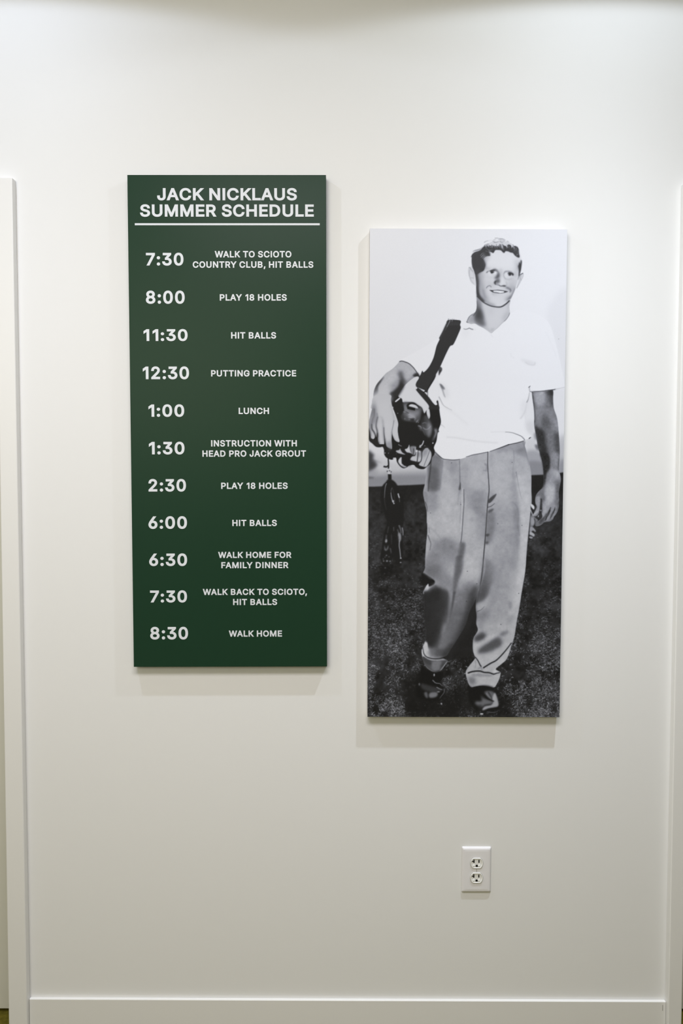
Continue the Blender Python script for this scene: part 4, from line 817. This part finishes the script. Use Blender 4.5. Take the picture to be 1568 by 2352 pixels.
D(215, 500, 1510, 18, 9, -40, .6, 1); D(200, 343, 1416, 9, 10, 0, .5, .9); D(160, 407, 1418, 6, 12, 0, .5, .8); D(130, 548, 1430, 5, 6, 0, .5, .8)
L(30, "400,1530 405,1620 402,1700", 2.4, 2.4, .5, 1)
# hand over the bag
P(46, "600,60 650,150 690,210 590,385 450,480 430,400 440,330 520,300 590,220 620,130", 2.2, .9)
P(32, "58,960 240,1000 480,1040 610,1180 600,1245 470,1330 330,1300 200,1305 120,1245 56,1172", .8, 1)
HND = "90,1160 60,980 56,860 80,740 110,620 120,560 108,520 130,420 220,360 440,370 450,460 470,580 500,680 540,780 572,880 570,1000 580,1100 606,1200 580,1218 520,1180 480,1090 470,1040 462,1180 470,1330 440,1340 390,1310 368,1280 345,1180 330,1050 330,1240 300,1255 240,1250 220,1200 215,1080 200,1040 190,1130 165,1080 158,1140 130,1166 100,1150"
HM = mask(HND, .4)
P(190, HND, .45)
P(202, "190,420 420,420 450,600 470,760 440,940 320,900 260,800 200,700 190,560", 6, .6, clip=HM)
P(112, "110,560 180,570 205,760 190,860 120,900 90,1000 60,900 85,740", 3, .6, clip=HM)
P(150, "130,450 180,440 180,560 120,560", 2.5, .5, clip=HM)
L(60, "105,900 110,980 140,1030 165,1080 190,1140", 3, 3.5, .8, .9, HM); L(70, "150,620 150,740 125,800 108,880", 2, 2, 1.3, .7, HM)
L(55, "210,770 190,860 185,940 205,1020 212,1120", 2, 4, 1., .8, HM); L(90, "200,700 215,780", 1.5, 1.5, 1, .6, HM)
L(40, "322,960 325,1060 335,1160 345,1260", 2.2, 3, .6, .95, HM); L(130, "300,820 320,960", 2, 2, 1.6, .5, HM)
L(70, "505,830 490,920 472,1000 466,1050", 1.2, 1.4, .7, .85, HM)
L(150, "440,560 470,640 500,760 500,830", 1.6, 1.6, 1.4, .5, HM)
P(112, "370,1220 450,1200 468,1330 400,1320", 3, .55, clip=HM); P(120, "60,900 100,930 110,1020 80,1060", 3, .5, clip=HM)
P(150, "220,1080 240,1100 250,1240 225,1210", 2, .5, clip=HM); P(210, "240,1000 300,1000 310,1220 270,1240 240,1200", 3, .4, clip=HM)
P(150, "130,700 180,720 190,860 150,960 110,900", 4, .5, clip=HM); P(205, "230,880 290,900 290,1040 240,1040", 4, .6, clip=HM)
P(206, "340,880 430,880 450,1040 440,1200 380,1200 350,1060", 5, .6, clip=HM); P(208, "510,860 560,900 560,1040 590,1180 560,1190 500,1080", 4, .6, clip=HM)
P(140, "300,920 325,930 330,1100 345,1200 330,1240 305,1120", 1.6, .6, clip=HM); P(135, "455,1060 475,1060 470,1200 462,1320 445,1300", 1.6, .6, clip=HM)
L(105, "215,1060 222,1180 245,1240", 2.4, 2.4, 1.2, .7, HM); L(110, "345,1150 368,1270 395,1320", 2.4, 2.4, 1.2, .7, HM); L(95, "60,800 58,900 70,1000 95,1100", 2.5, 2.5, 1.2, .6, HM)
P(90, "85,560 120,600 130,700 90,780 70,800 95,680", 2.4, .5, clip=HM); L(120, "260,760 300,800 310,900", 2, 2, 2, .35, HM); L(150, "585,1210 540,1180 500,1120", 1.6, 1, 1, .5, HM); P(60, "390,1320 465,1335 450,1380 405,1370", 2, .7)
P(40, "56,1000 80,1060 100,1155 150,1175 190,1140 215,1200 240,1255 200,1300 120,1240 56,1170", 1., .9)
P(205, "92,1060 140,1060 155,1130 130,1160 100,1140", 3, .3, clip=HM)

P(194, "140,360 425,360 440,500 135,500", 4, .75, clip=np.maximum(HM, ALM))
# -- hanging head cover / tassel
fE()
P(33, "400,635 465,640 540,700 590,800 620,900 670,1050 685,1200 680,1400 672,1480 690,1700 680,1800 640,2150 600,2200 540,2120 480,2050 460,2100 380,2200 300,2160 260,2050 280,1900 310,1700 350,1520 380,1420 340,1280 290,1130 262,980 265,860 300,750 360,680", 1., 1)
P(30, "395,540 460,545 462,640 400,640", .6, 1, False); L(30, "400,250 412,340 412,430", 2.2, 2.2, .5, 1); L(35, "330,405 370,410 400,390", 4, 3, .6, 1)
for sx, sy, r_ in ((440, 430, 15), (400, 455, 17), (415, 520, 22), (440, 460, 11), (412, 490, 10)): D(205, sx, sy, r_, r_ * .8, 20, .8, .95)
D(35, 425, 480, 14, 8, 40, .6, .9); D(35, 385, 490, 10, 14, 0, .6, .8); D(40, 455, 500, 8, 14, 0, .6, .8)
L(170, "370,710 350,770 340,860 335,960", 1.6, .8, .6, .8); L(110, "335,960 345,1080 370,1180", 1, .6, .8, .5)
L(120, "470,790 455,830 452,880", 1.2, 1, .6, .7); L(190, "450,880 462,960 480,1020 505,1070", 1., 2, .6, .9); D(190, 490, 1028, 18, 18, 0, .8, .9); D(190, 506, 1070, 10, 10, 0, .6, .9)
L(110, "470,790 495,850 520,1000 525,1050", .8, .8, .8, .5); L(205, "580,895 592,940 600,960", 2.2, 2.6, .5, .95); L(120, "600,960 608,1040", 1.2, 1.2, .6, .7)
L(80, "650,1490 665,1600 676,1780", 1, 1, .7, .7); L(175, "655,1510 668,1580 668,1640", 2, 1.2, .7, .8); L(140, "600,1470 625,1540 635,1600", 3, 2, 1, .7); L(120, "570,1540 590,1600 585,1650", 2, 1.4, .9, .7)
P(170, "585,1600 625,1620 632,1700 615,1750 595,1730", 1.6, .85); L(165, "605,1740 600,1830 612,1920 625,2050", 2.2, 1.6, .7, .9); D(190, 628, 2055, 16, 10, 0, .7, .9); D(180, 625, 2132, 14, 10, 0, .8, .9)
L(110, "500,1500 503,1560", 2, 1.4, .8, .6); L(95, "410,1490 395,1560 390,1600", 1.6, 1, .8, .6); P(165, "350,1730 370,1710 385,1740 370,1775 348,1765", 1, .9)
L(130, "370,1640 362,1720", 2, 2, 1.2, .6); P(130, "335,1820 345,1860 365,1900 390,1850 405,1820 400,1880 365,1920 335,1900", 1.2, .8); L(100, "460,1640 462,1800", 1.6, 1, 1, .5)
L(120, "440,1880 455,1960", 2.4, 1.4, 1, .6)
for sx, sy, r_ in ((370, 2005, 12), (345, 2035, 8), (415, 2030, 8), (380, 2105, 18), (320, 2105, 12), (435, 2110, 14), (312, 2070, 9), (348, 2230, 10)): D(165, sx, sy, r_, r_ * .8, 0, .9, .8)
ART[:] = ART + (yy > 1000) * rng.randn(AH, AW) * 1.2

# -- neck
fB()
NK = "572,150 580,300 584,430 560,520 500,560 440,610 402,700 440,722 480,740 550,732 620,770 700,810 790,870 845,905 900,860 960,810 1040,730 1110,670 1160,600 1180,540 1172,420 1182,300 1000,440 800,400 640,200"
NM = mask(NK, .4)
P(200, NK, .45)
P(206, "700,440 1100,430 1120,560 1060,680 900,800 860,840 760,740 700,560", 7, .7, clip=NM)
P(85, "580,150 620,260 650,380 660,450 690,520 715,650 745,770 690,780 600,750 540,700 520,640 560,540 590,430", 4, .9, clip=NM)
P(62, "590,380 640,460 680,560 700,650 640,640 550,620 560,540", 4, .75, clip=NM)
P(140, "600,220 660,300 660,440 620,430", 3, .6, clip=NM)
P(150, "450,610 520,580 530,700 480,730 430,700", 3, .7, clip=NM)
L(80, "500,560 450,600 405,695", 2.5, 1.6, .8, .8, NM); L(66, "404,702 430,716", 2, 1, .6, .8)
L(66, "580,330 584,420 568,520 520,590", 3, 2, 1, .7, NM)
L(75, "1178,540 1160,590 1120,650 1080,690", 1.6, .8, .6, .85, NM); L(130, "1120,650 1030,735 930,840 850,905", 1, .8, .8, .6, NM)
P(165, "1060,600 1170,480 1175,560 1110,660 1060,700", 4, .55, clip=NM); P(170, "1130,360 1180,300 1172,460 1140,480", 3, .5, clip=NM)
P(160, "800,500 860,470 870,540 820,560", 6, .35, clip=NM); P(160, "840,820 900,820 880,860 845,870", 2, .5, clip=NM)
P(175, "700,790 780,800 845,880 790,870", 2, .5, clip=NM)
L(90, "350,825 380,834 420,826 450,812 480,828 515,836", 1, 1.8, .45, .9); L(200, "515,838 570,842", 1.2, 1, .8, .6)
# -- head
fA()
FACE = "230,600 240,500 330,440 480,350 600,290 700,240 900,230 1060,260 1200,340 1290,420 1330,600 1350,700 1335,860 1310,940 1300,1020 1270,1100 1225,1240 1205,1310 1160,1420 1120,1510 1080,1578 1015,1638 940,1690 878,1712 790,1714 690,1698 589,1660 487,1604 410,1538 345,1476 328,1380 325,1280 318,1150 300,1000 270,880 240,800"
EARL = "235,800 200,806 168,815 150,850 152,920 165,1000 185,1080 215,1150 260,1200 320,1230 320,1000 280,880"
P(212, EARL, .5); P(206, "195,860 240,850 275,930 290,1060 250,1080 205,1040 180,960", 2.5, .6)
L(120, "165,830 190,835 215,870 245,920", 1.6, 1, .6, .8); L(140, "190,860 172,930 175,1010", 1.2, .9, .6, .7); L(165, "152,860 155,960 185,1080 220,1160 280,1200", .8, .8, .6, .7)
L(150, "175,1010 200,1090 235,1140 260,1180", 1, .8, .8, .6); L(130, "200,1060 240,1062 270,1072", 1, 1, .6, .6); L(165, "250,900 270,960 278,1050", 1.2, 1, 1, .5)
EARR = "1300,1000 1320,970 1360,945 1385,950 1388,990 1370,1060 1330,1130 1280,1220 1240,1290 1225,1290 1270,1100"
P(208, EARR, .5); L(70, "1300,1000 1340,978 1372,958", 1.4, 1.8, .5, .9); L(110, "1285,1060 1310,1010", 1.2, 1, .5, .8); L(165, "1385,960 1380,1030 1340,1110 1300,1190 1240,1290", 1, 1, .6, .8)
L(130, "1335,1000 1325,1080 1335,1110", 1, 1, .6, .7); L(150, "1310,1060 1300,1140 1240,1290", .9, .9, .6, .7)
FM = mask(FACE, .4)
P(209, FACE, .5)
P(224, "540,600 700,450 1000,480 1260,560 1290,700 1200,830 950,850 800,840 640,790 560,760", 6, .85, clip=FM)
P(219, "720,480 1180,520 1220,760 1100,860 880,820 640,760 560,640", 8, .6, clip=FM)
# cheek/jaw shadow on the left
P(62, "300,960 340,940 380,1040 395,1180 390,1300 400,1420 430,1520 470,1590 400,1540 345,1420 328,1280 320,1150", 2.2, .95, clip=FM)
P(130, "360,950 420,1000 430,1200 440,1400 520,1560 440,1540 390,1380 380,1180", 4, .75, clip=FM)
P(66, "322,1250 350,1260 370,1380 420,1480 520,1590 460,1590 400,1530 345,1474 328,1380", 1.6, .9, clip=FM)
P(168, "400,980 470,1000 500,1160 520,1300 560,1440 620,1560 520,1560 430,1400 400,1200", 5, .6, clip=FM); P(222, "560,1060 700,1080 690,1180 560,1200 520,1130", 5, .5, clip=FM); P(221, "940,1060 1100,1120 1120,1200 1040,1220 960,1160", 5, .4, clip=FM)
P(218, "760,1480 920,1480 960,1580 860,1640 760,1590", 5, .5, clip=FM)
P(182, "420,960 520,960 480,1060 430,1060", 4, .5, clip=FM); P(170, "420,1150 500,1300 520,1440 560,1540 490,1500 440,1340", 3.5, .55, clip=FM)
L(140, "480,1330 500,1420 540,1510", 3, 3, 2.2, .55, FM); P(170, "540,1480 600,1520 640,1570 560,1560", 3, .4, clip=FM)
# chin line
fB()
L(52, "590,240 640,290 700,345 780,390 860,420 940,432 1010,432 1060,412 1120,370 1170,322", 2, 2.8, .6, .95)
L(110, "640,260 720,320 800,370 900,410", 5, 4, 3, .6, FM)
P(80, "1270,90 1280,110 1240,200 1180,290 1120,310 1160,260 1220,200", 2., .8, clip=FM); P(165, "1110,260 1180,220 1140,300 1080,320", 3, .6, clip=FM)
L(185, "1120,330 1170,296", 2, 1.6, .7, .6)
P(165, "1180,60 1290,60 1280,120 1220,210 1200,160", 4, .6, clip=FM)
fA()
# hair
HAIR = "212,588 236,540 290,492 360,466 420,440 470,380 520,350 600,340 700,330 780,350 850,325 890,350 930,420 920,320 960,340 1000,350 1020,400 1040,315 1100,325 1130,380 1180,345 1230,350 1275,400 1290,520 1312,560 1300,600 1260,600 1200,560 1150,500 1100,490 1050,465 985,460 960,495 930,490 880,440 800,430 750,440 710,500 640,470 600,480 640,560 580,570 520,600 480,640 520,700 530,780 500,880 470,910 400,940 360,970 310,980 280,900 240,810 228,700 232,600"
P(68, HAIR, .7)
P(66, "232,590 420,540 500,620 530,760 500,860 440,910 370,950 310,960 270,880 236,800", 3, .9, clip=FM)
P(66, "226,600 240,540 320,480 420,480 440,640 420,860 300,900 250,800 228,720", 1, .9)
P(125, "450,520 520,490 560,560 520,600 480,640 440,600 420,560", 2.4, .7); P(110, "310,880 400,880 400,960 330,980", 3, .6); P(130, "500,640 530,700 520,800 490,840", 2.5, .55)
P(60, "560,480 620,470 640,550 560,570 530,540", 1.6, .7)
P(216, "640,572 560,600 520,640 540,760 560,700 700,600", 2.5, .7)
for t in ("420,560 460,510 500,500", "430,600 470,560 500,530", "470,620 500,580 530,560", "500,640 520,600 560,580", "560,400 600,430 650,430 690,410", "540,450 590,470 640,450", "600,440 650,450 700,430"):
    L(180, t, 1.2, .6, .5, .7)
L(205, "545,330 600,352 660,372 690,360", 1.4, 1, .5, .8); L(120, "520,320 570,345 640,350", 1.2, 1.2, .6, .7); D(110, 592, 302, 24, 9, 0, .7, .7)
for t in ("500,350 540,310 590,295", "250,465 330,440 420,430", "270,450 360,430 440,400", "210,590 240,570 270,560", "300,440 380,420 440,420"):
    L(120, t, 1.4, .7, .6, .6)
for t in ("700,330 740,360 760,400", "790,330 830,350 850,380", "870,330 905,380 930,430", "915,320 940,370 945,440", "1010,330 1030,360 1060,390", "850,330 880,380 900,410", "640,330 690,350 710,380", "760,330 790,360 800,400"):
    L(214, t, 1.3, .4, .45, .85)
for t in ("1150,340 1180,420 1160,480", "1200,370 1210,420 1180,490", "1230,380 1230,440 1200,520", "1255,420 1250,480 1220,540", "1275,450 1265,500 1250,550", "1170,360 1200,400 1190,450"):
    L(165, t, 1.2, .7, .5, .75)
L(200, "1225,560 1260,530 1290,545", 1.4, .7, .5, .6); P(222, "1300,440 1340,560 1345,640 1310,620 1300,540", .8, .9)
for t in ("750,170 800,165 850,180 900,190", "860,175 920,195 970,230", "900,180 950,190 985,215", "720,210 760,200", "730,260 780,262 830,240", "860,235 900,265 930,265", "1020,235 1060,250", "510,260 540,240 590,225", "700,235 740,250", "830,200 870,205 900,225 960,235"):
    L(135, t, 1.5, .8, .6, .75)
L(205, "590,228 700,215 860,200", 2, 2, 1, .5)
for t in ("700,240 720,300 760,330", "980,250 1040,300 1100,320", "640,260 660,300", "860,250 880,290"): L(205, t, 1.2, .8, .8, .5)
for t, v in (("250,600 260,700 262,790", 84), ("300,540 296,640 300,760", 56), ("340,520 352,640 350,780", 80), ("390,520 400,640 392,800", 58), ("430,640 440,740 420,860", 84), ("470,680 470,780 450,880", 62)): L(v, t, 2.2, 1.4, 1.2, .6, FM)
for t in ("720,345 690,400 640,440", "790,350 770,400 720,430", "860,350 850,400 830,430", "950,370 960,420 950,470", "1000,370 1010,420 990,450", "1080,340 1090,400 1080,460", "1120,380 1130,430 1120,480"): L(108, t, 1.2, .6, .5, .7)
P(165, "520,560 620,560 600,640 540,700 500,760 510,640", 4, .5, clip=FM)
P(160, "1180,640 1280,660 1290,860 1240,960 1200,800", 5, .35, clip=FM)
P(176, "560,1090 720,1110 700,1220 560,1240 500,1160", 6, .35, clip=FM); P(172, "1040,1120 1220,1120 1200,1260 1080,1230", 6, .4, clip=FM)
for k_ in range(60):
    x_ = 480 + rng.rand() * 800; y_ = 345 + 60 * ((x_ - 800) / 480) ** 2 * (1 if x_ > 800 else .6) + rng.randn() * 14
    L(70 if rng.rand() < .5 else 205, "%d,%d %d,%d %d,%d" % (x_, y_ - 26, x_ + 8, y_, x_ + 4 + rng.randn() * 12, y_ + 30), 1.0, .3, .4, .6)
for k_ in range(26):
    x_ = 250 + rng.rand() * 260; y_ = 560 - (x_ - 230) * .55 + rng.randn() * 12
    L(90, "%d,%d %d,%d %d,%d" % (x_ - 30, y_ + 14, x_, y_, x_ + 34, y_ - 20), .8, .4, .5, .6)
# right sideburn
P(60, "1280,770 1300,700 1320,740 1330,660 1352,700 1335,860 1312,960 1300,1010 1280,1020 1285,900 1268,800", 1, .95)
P(150, "1250,740 1275,760 1275,900 1250,860", 2.2, .55, clip=FM); L(110, "1295,1010 1275,1060 1268,1100", 1.6, 1, .8, .7); L(205, "1310,700 1325,760", 1, .8, .5, .5)
# brows / eyes
P(150, "500,830 560,820 640,850 700,856 770,870 800,900 700,870 600,870 520,860", 2.4, .35)
P(88, "700,868 750,858 800,885 830,930 850,990 820,960 790,910 740,890 700,885", 1.6, .8)
P(95, "550,940 575,912 620,900 700,885 760,892 800,925 760,915 700,905 640,905 590,930 565,950", 1., .8)
P(225, "590,920 640,915 760,910 795,940 795,975 750,1000 680,1000 630,985", 1.4, .7)
D(105, 685, 925, 46, 34, 0, 1., .9); D(42, 678, 930, 24, 30, 0, .7, .95); D(205, 678, 922, 7, 7, 0, .4, .8)
L(60, "640,905 690,888 735,892", 2, 2, .6, .8); L(160, "640,960 690,990 760,990", 1.2, 1, 1, .5); L(190, "560,1040 650,1058 720,1040", 2, 2, 2, .5)
P(95, "944,965 960,930 990,908 1070,908 1080,922 1000,926 968,945 952,980", 1.1, .75)
L(130, "1080,910 1130,915", 1.4, 1, .8, .5); L(130, "944,990 955,1045 985,1082", 1.6, 1.8, 1.0, .55); L(150, "985,1088 1060,1098 1130,1076", 1.8, 1.4, 1.4, .5)
P(224, "960,960 1000,935 1050,940 1040,1000 1060,1030 1120,1030 1080,1055 1000,1050 965,1010", 1.8, .5)
P(70, "1040,945 1100,932 1150,950 1168,990 1150,1010 1120,985 1090,960 1040,965", .9, .9)
D(80, 1082, 975, 38, 40, 0, .8, .85); D(40, 1080, 975, 24, 28, 0, .6, .95); D(215, 1058, 975, 7, 9, 0, .4, .8); D(60, 1150, 985, 20, 20, 0, 1, .8)
P(165, "1170,920 1230,950 1225,1010 1180,1020", 3, .4); P(175, "1190,1000 1230,990 1210,1040", 2.5, .4)
P(190, "1000,1080 1240,1060 1230,1200 1100,1230", 7, .35, clip=FM)
P(150, "850,870 900,860 900,960 870,1080 850,1000", 3, .3, clip=FM)
# nose
P(138, "800,930 850,980 850,1040 860,1100 840,1180 790,1200 745,1190 760,1130 790,1090 740,1080 735,1050 790,1000", 2.2, .8)
P(90, "820,960 850,1000 845,1040 800,1060 750,1080 790,1010", 2., .65); P(95, "770,1110 850,1100 860,1160 800,1160 760,1140", 2, .6)
P(62, "725,1165 745,1135 780,1125 765,1160 760,1200 735,1195", 1.2, .85); L(80, "755,1205 800,1212 840,1225 870,1245 910,1245", 1.6, 2, .7, .8)
P(60, "905,1240 950,1225 1000,1240 985,1255 940,1258", 1., .85); L(222, "780,1208 830,1216", 1.2, 1, .5, .6)
L(160, "1000,1150 1015,1190 1005,1230", 1.6, 1.4, 1.2, .6); P(224, "870,1060 930,1060 960,1180 900,1220 870,1180", 4, .5)
L(190, "950,1080 975,1140", 2, 2, 2, .4)
# smile lines and mouth
L(110, "555,1290 580,1255 620,1238 650,1245 660,1270", 1.4, 1.4, .7, .8); P(170, "620,1220 680,1200 740,1250 680,1280", 4, .35)
P(88, "990,1265 1050,1275 1095,1310 1105,1350 1085,1375 1080,1330 1040,1310 1000,1290", 1.6, .75); L(90, "1090,1310 1105,1350 1085,1385", 1.6, 1, .7, .7)
P(165, "1000,1230 1080,1240 1160,1300 1120,1400 1080,1400", 5, .45); P(160, "940,1260 1000,1280 1000,1340 950,1310", 4, .35)
MO = "628,1334 680,1342 760,1336 820,1334 900,1342 970,1356 1035,1368 990,1388 930,1402 870,1410 790,1402 730,1394 680,1376"
P(66, MO, .6); P(230, "705,1352 760,1342 830,1345 900,1352 950,1362 955,1385 900,1402 860,1408 800,1390 740,1384 715,1375", .7)
L(75, "628,1334 700,1340 760,1335 820,1332 900,1342 1035,1368", .7, .7, .45, .7); L(100, "700,1380 770,1392 830,1402 900,1408", 1, 1, .5, .6)
for x_ in (770, 830, 900): L(190, "%d,1350 %d,1385" % (x_, x_ + 2), .8, .8, .5, .5)
P(160, "700,1400 800,1420 860,1420 760,1440 690,1430", 3, .5); L(165, "690,1410 720,1425", 3, 2, 1.6, .4)
P(196, "800,1460 960,1470 1000,1540 860,1580 760,1540", 7, .45); P(176, "1000,1500 1100,1440 1060,1540 1010,1580", 4, .5)
ART[:] = ART + FM * np.minimum(ART - 214, 0) * .28 * np.clip((ART - 62) / 50, 0, 1)
ART[:] = np.clip(blur1(ART, .25) + .8 * rng.randn(AH, AW), 16, 238)

# ------------------------------------------------------------------ the photo board
QX, QZ = .33285, .01215
photo = thing('photo_board', 'tall black and white photograph board of a standing golfer carrying a bag', 'picture', (QX, 0, Z(QZ)), (0, 0, 0))
MB().box(-BW / 2, BW / 2, -BD, -.0004, -BH / 2, BH / 2).build('panel', M_EDGE, photo, bevel=.0006)
# the drawn artwork is keystoned a little; rectify it onto the board's true rectangle
HM_ = np.array([[880.76036, -14.116897, 1069.8497], [5.4353204, -904.08162, 1094.171], [0.0021393471, -0.021923386, 1.0]])
NX, NZ = 470, 1176
u = np.linspace(-BW / 2 + .0004, BW / 2 - .0004, NX); v = np.linspace(BH / 2 - .0004, -BH / 2 + .0004, NZ)
U, V = np.meshgrid(u, v)
den = HM_[2, 0] * U + HM_[2, 1] * V + HM_[2, 2]
px = (HM_[0, 0] * U + HM_[0, 1] * V + HM_[0, 2]) / den - AX - .5; py = (HM_[1, 0] * U + HM_[1, 1] * V + HM_[1, 2]) / den - AY - .5
px = np.clip(px, 0, AW - 1.001); py = np.clip(py, 0, AH - 1.001)
xi = px.astype(int); yi = py.astype(int); fx = px - xi; fy = py - yi
tone = (ART[yi, xi] * (1 - fx) + ART[yi, xi + 1] * fx) * (1 - fy) + (ART[yi + 1, xi] * (1 - fx) + ART[yi + 1, xi + 1] * fx) * fy
t_ = np.clip(tone / 255, 0, 1); lin = np.where(t_ < .04045, t_ / 12.92, ((t_ + .055) / 1.055) ** 2.4)
# the artwork's tones were read off a sheet lit from above; divide that light out again so the sheet itself is evenly printed
ink = np.interp(V / BH, *([-.44, -.333, -.226, -.12, -.012, .095, .20, .47], [1.31, 1.24, 1.16, 1.075, 1.00, .965, .935, .965]))
alb = np.clip(lin * ink - 0.0, .006, .86)
me = bpy.data.meshes.new('photo_print')
co = np.stack([U, np.full_like(U, -BD - .0003), V], -1).reshape(-1, 3).astype(np.float32)
idx = np.arange(NX * NZ).reshape(NZ, NX)
quads = np.stack([idx[1:, :-1], idx[1:, 1:], idx[:-1, 1:], idx[:-1, :-1]], -1).reshape(-1, 4).astype(np.int32)
me.vertices.add(len(co)); me.vertices.foreach_set('co', co.ravel())
me.loops.add(quads.size); me.loops.foreach_set('vertex_index', quads.ravel())
me.polygons.add(len(quads)); me.polygons.foreach_set('loop_start', np.arange(0, quads.size, 4, dtype=np.int32))
me.update(calc_edges=True)
at = me.attributes.new('ink_tone', 'FLOAT', 'POINT'); at.data.foreach_set('value', alb.reshape(-1).astype(np.float32))
mp = mat('monochrome_print', (.5, .5, .5), .34, .14)
nt = mp.node_tree; an = nt.nodes.new('ShaderNodeAttribute'); an.attribute_name = 'ink_tone'
cr = nt.nodes.new('ShaderNodeValToRGB'); E_ = cr.color_ramp
E_.elements[0].position = 0; E_.elements[0].color = (0, 0, 0, 1); E_.elements[1].position = 1; E_.elements[1].color = (.930, .948, 1.0, 1)
e = E_.elements.new(.30); e.color = (.280, .289, .328, 1); e = E_.elements.new(.02); e.color = (.0205, .0202, .0200, 1)
e = E_.elements.new(.7); e.color = (.650, .664, .712, 1)
nt.links.new(an.outputs['Fac'], cr.inputs[0]); nt.links.new(cr.outputs[0], nt.nodes['Principled BSDF'].inputs['Base Color'])
me.materials.append(mp)
pr = bpy.data.objects.new('photo_print', me); C.objects.link(pr); pr.parent = photo
pr['label'] = 'flat black and white print of a young man in a white shirt and pleated trousers carrying a golf bag'

# ------------------------------------------------------------------ wall outlet
OX, OZ = .3760, Z(-1.0496)
outlet = thing('wall_outlet', 'white duplex power outlet with two sockets low on the wall below the photograph board', 'outlet', (OX, 0, OZ))
def rrect(w_, h_, r, y, n=5):
    q = []
    for cx_, cz_, a0 in ((w_ / 2 - r, h_ / 2 - r, 0), (-w_ / 2 + r, h_ / 2 - r, 90), (-w_ / 2 + r, -h_ / 2 + r, 180), (w_ / 2 - r, -h_ / 2 + r, 270)):
        for k in range(n):
            a = math.radians(a0 + 90 * k / (n - 1)); q.append((cx_ + r * math.cos(a), y, cz_ + r * math.sin(a)))
    return q
PW, PH = .0792, .1245
sec = [(0, 0, -.0002), (0, 0, -.0014), (-.0012, -.0012, -.0040), (-.0042, -.0046, -.0062), (-.0100, -.0100, -.0068)]
MB().rings([rrect(PW + 2 * a, PH + 2 * b, .0028, y) for a, b, y in sec]).build('cover_plate', M_PLATE, outlet, smooth=False)
FR_R, FR_H = .0172, .0142
def face_ring(k, y, dz=0):
    # round face with flat top and bottom
    q = []; a0 = math.asin(FR_H / FR_R)
    for c_, s0, s1 in ((0, -a0, a0), (1, math.pi - a0, math.pi + a0)):
        for i in range(13):
            a = s0 + (s1 - s0) * i / 12; q.append((k * FR_R * math.cos(a), y, k * FR_R * math.sin(a) + dz))
    return q
for zc in (.0203, -.0203):
    f = MB()
    f.rings([face_ring(1.04, -.0060), face_ring(1.04, -.00688)], cap1=True)
    s_ = MB().add([(x, y, z + zc) for x, y, z in f.v], f.f).build('socket_gap', M_GAP, outlet)
    r = MB().rings([face_ring(1., -.0060), face_ring(1., -.0086), face_ring(.965, -.0092), face_ring(.86, -.0092), face_ring(.80, -.0076)])
    sock = MB().add([(x, y, z + zc) for x, y, z in r.v], r.f).build('socket_face', M_RECEP, outlet)
    yf = -.0077
    MB().box(-.0092, -.0062, yf - .0006, yf, zc + .0008, zc + .0096).box(-.0132, -.0091, yf - .0006, yf, zc + .0036, zc + .0056).build('slot', M_HOLE, sock)
    MB().box(.0044, .0073, yf - .0006, yf, zc + .0014, zc + .0090).build('slot', M_HOLE, sock)
    g_ = [(.0030 * math.cos(a), .0030 * math.sin(a) - .0078 + zc + .0006) for a in [math.pi * i / 8 for i in range(9)]] + [(-.0030, -.0100 + zc), (.0030, -.0100 + zc)]
    MB().prism([(x, z) for x, z in g_[::1]], yf - .0006, yf).build('ground_hole', M_HOLE, sock)
    # guide ramps below the slots catch the light from above
    for xc in (-.0074, .0070):
        MB().add([(xc - .0046, yf, zc - .0070), (xc + .0044, yf, zc - .0066), (xc, yf, zc + .0002), (xc, yf - .0024, zc - .0074)],
                 [(0, 3, 2), (3, 1, 2), (0, 1, 3)]).build('guide_ramp', M_RECEP, sock)
    MB().add([(-.003, yf, zc - .0106), (.003, yf, zc - .0106), (.003, yf - .0016, zc - .0126), (-.003, yf - .0016, zc - .0126)], [(0, 3, 2, 1)]).build('ground_ramp', M_RECEP, sock)
MB().box(-.0005, .0004, -.0072, -.0064, -.0045, .0035).build('centre_slot', M_GAP, outlet)
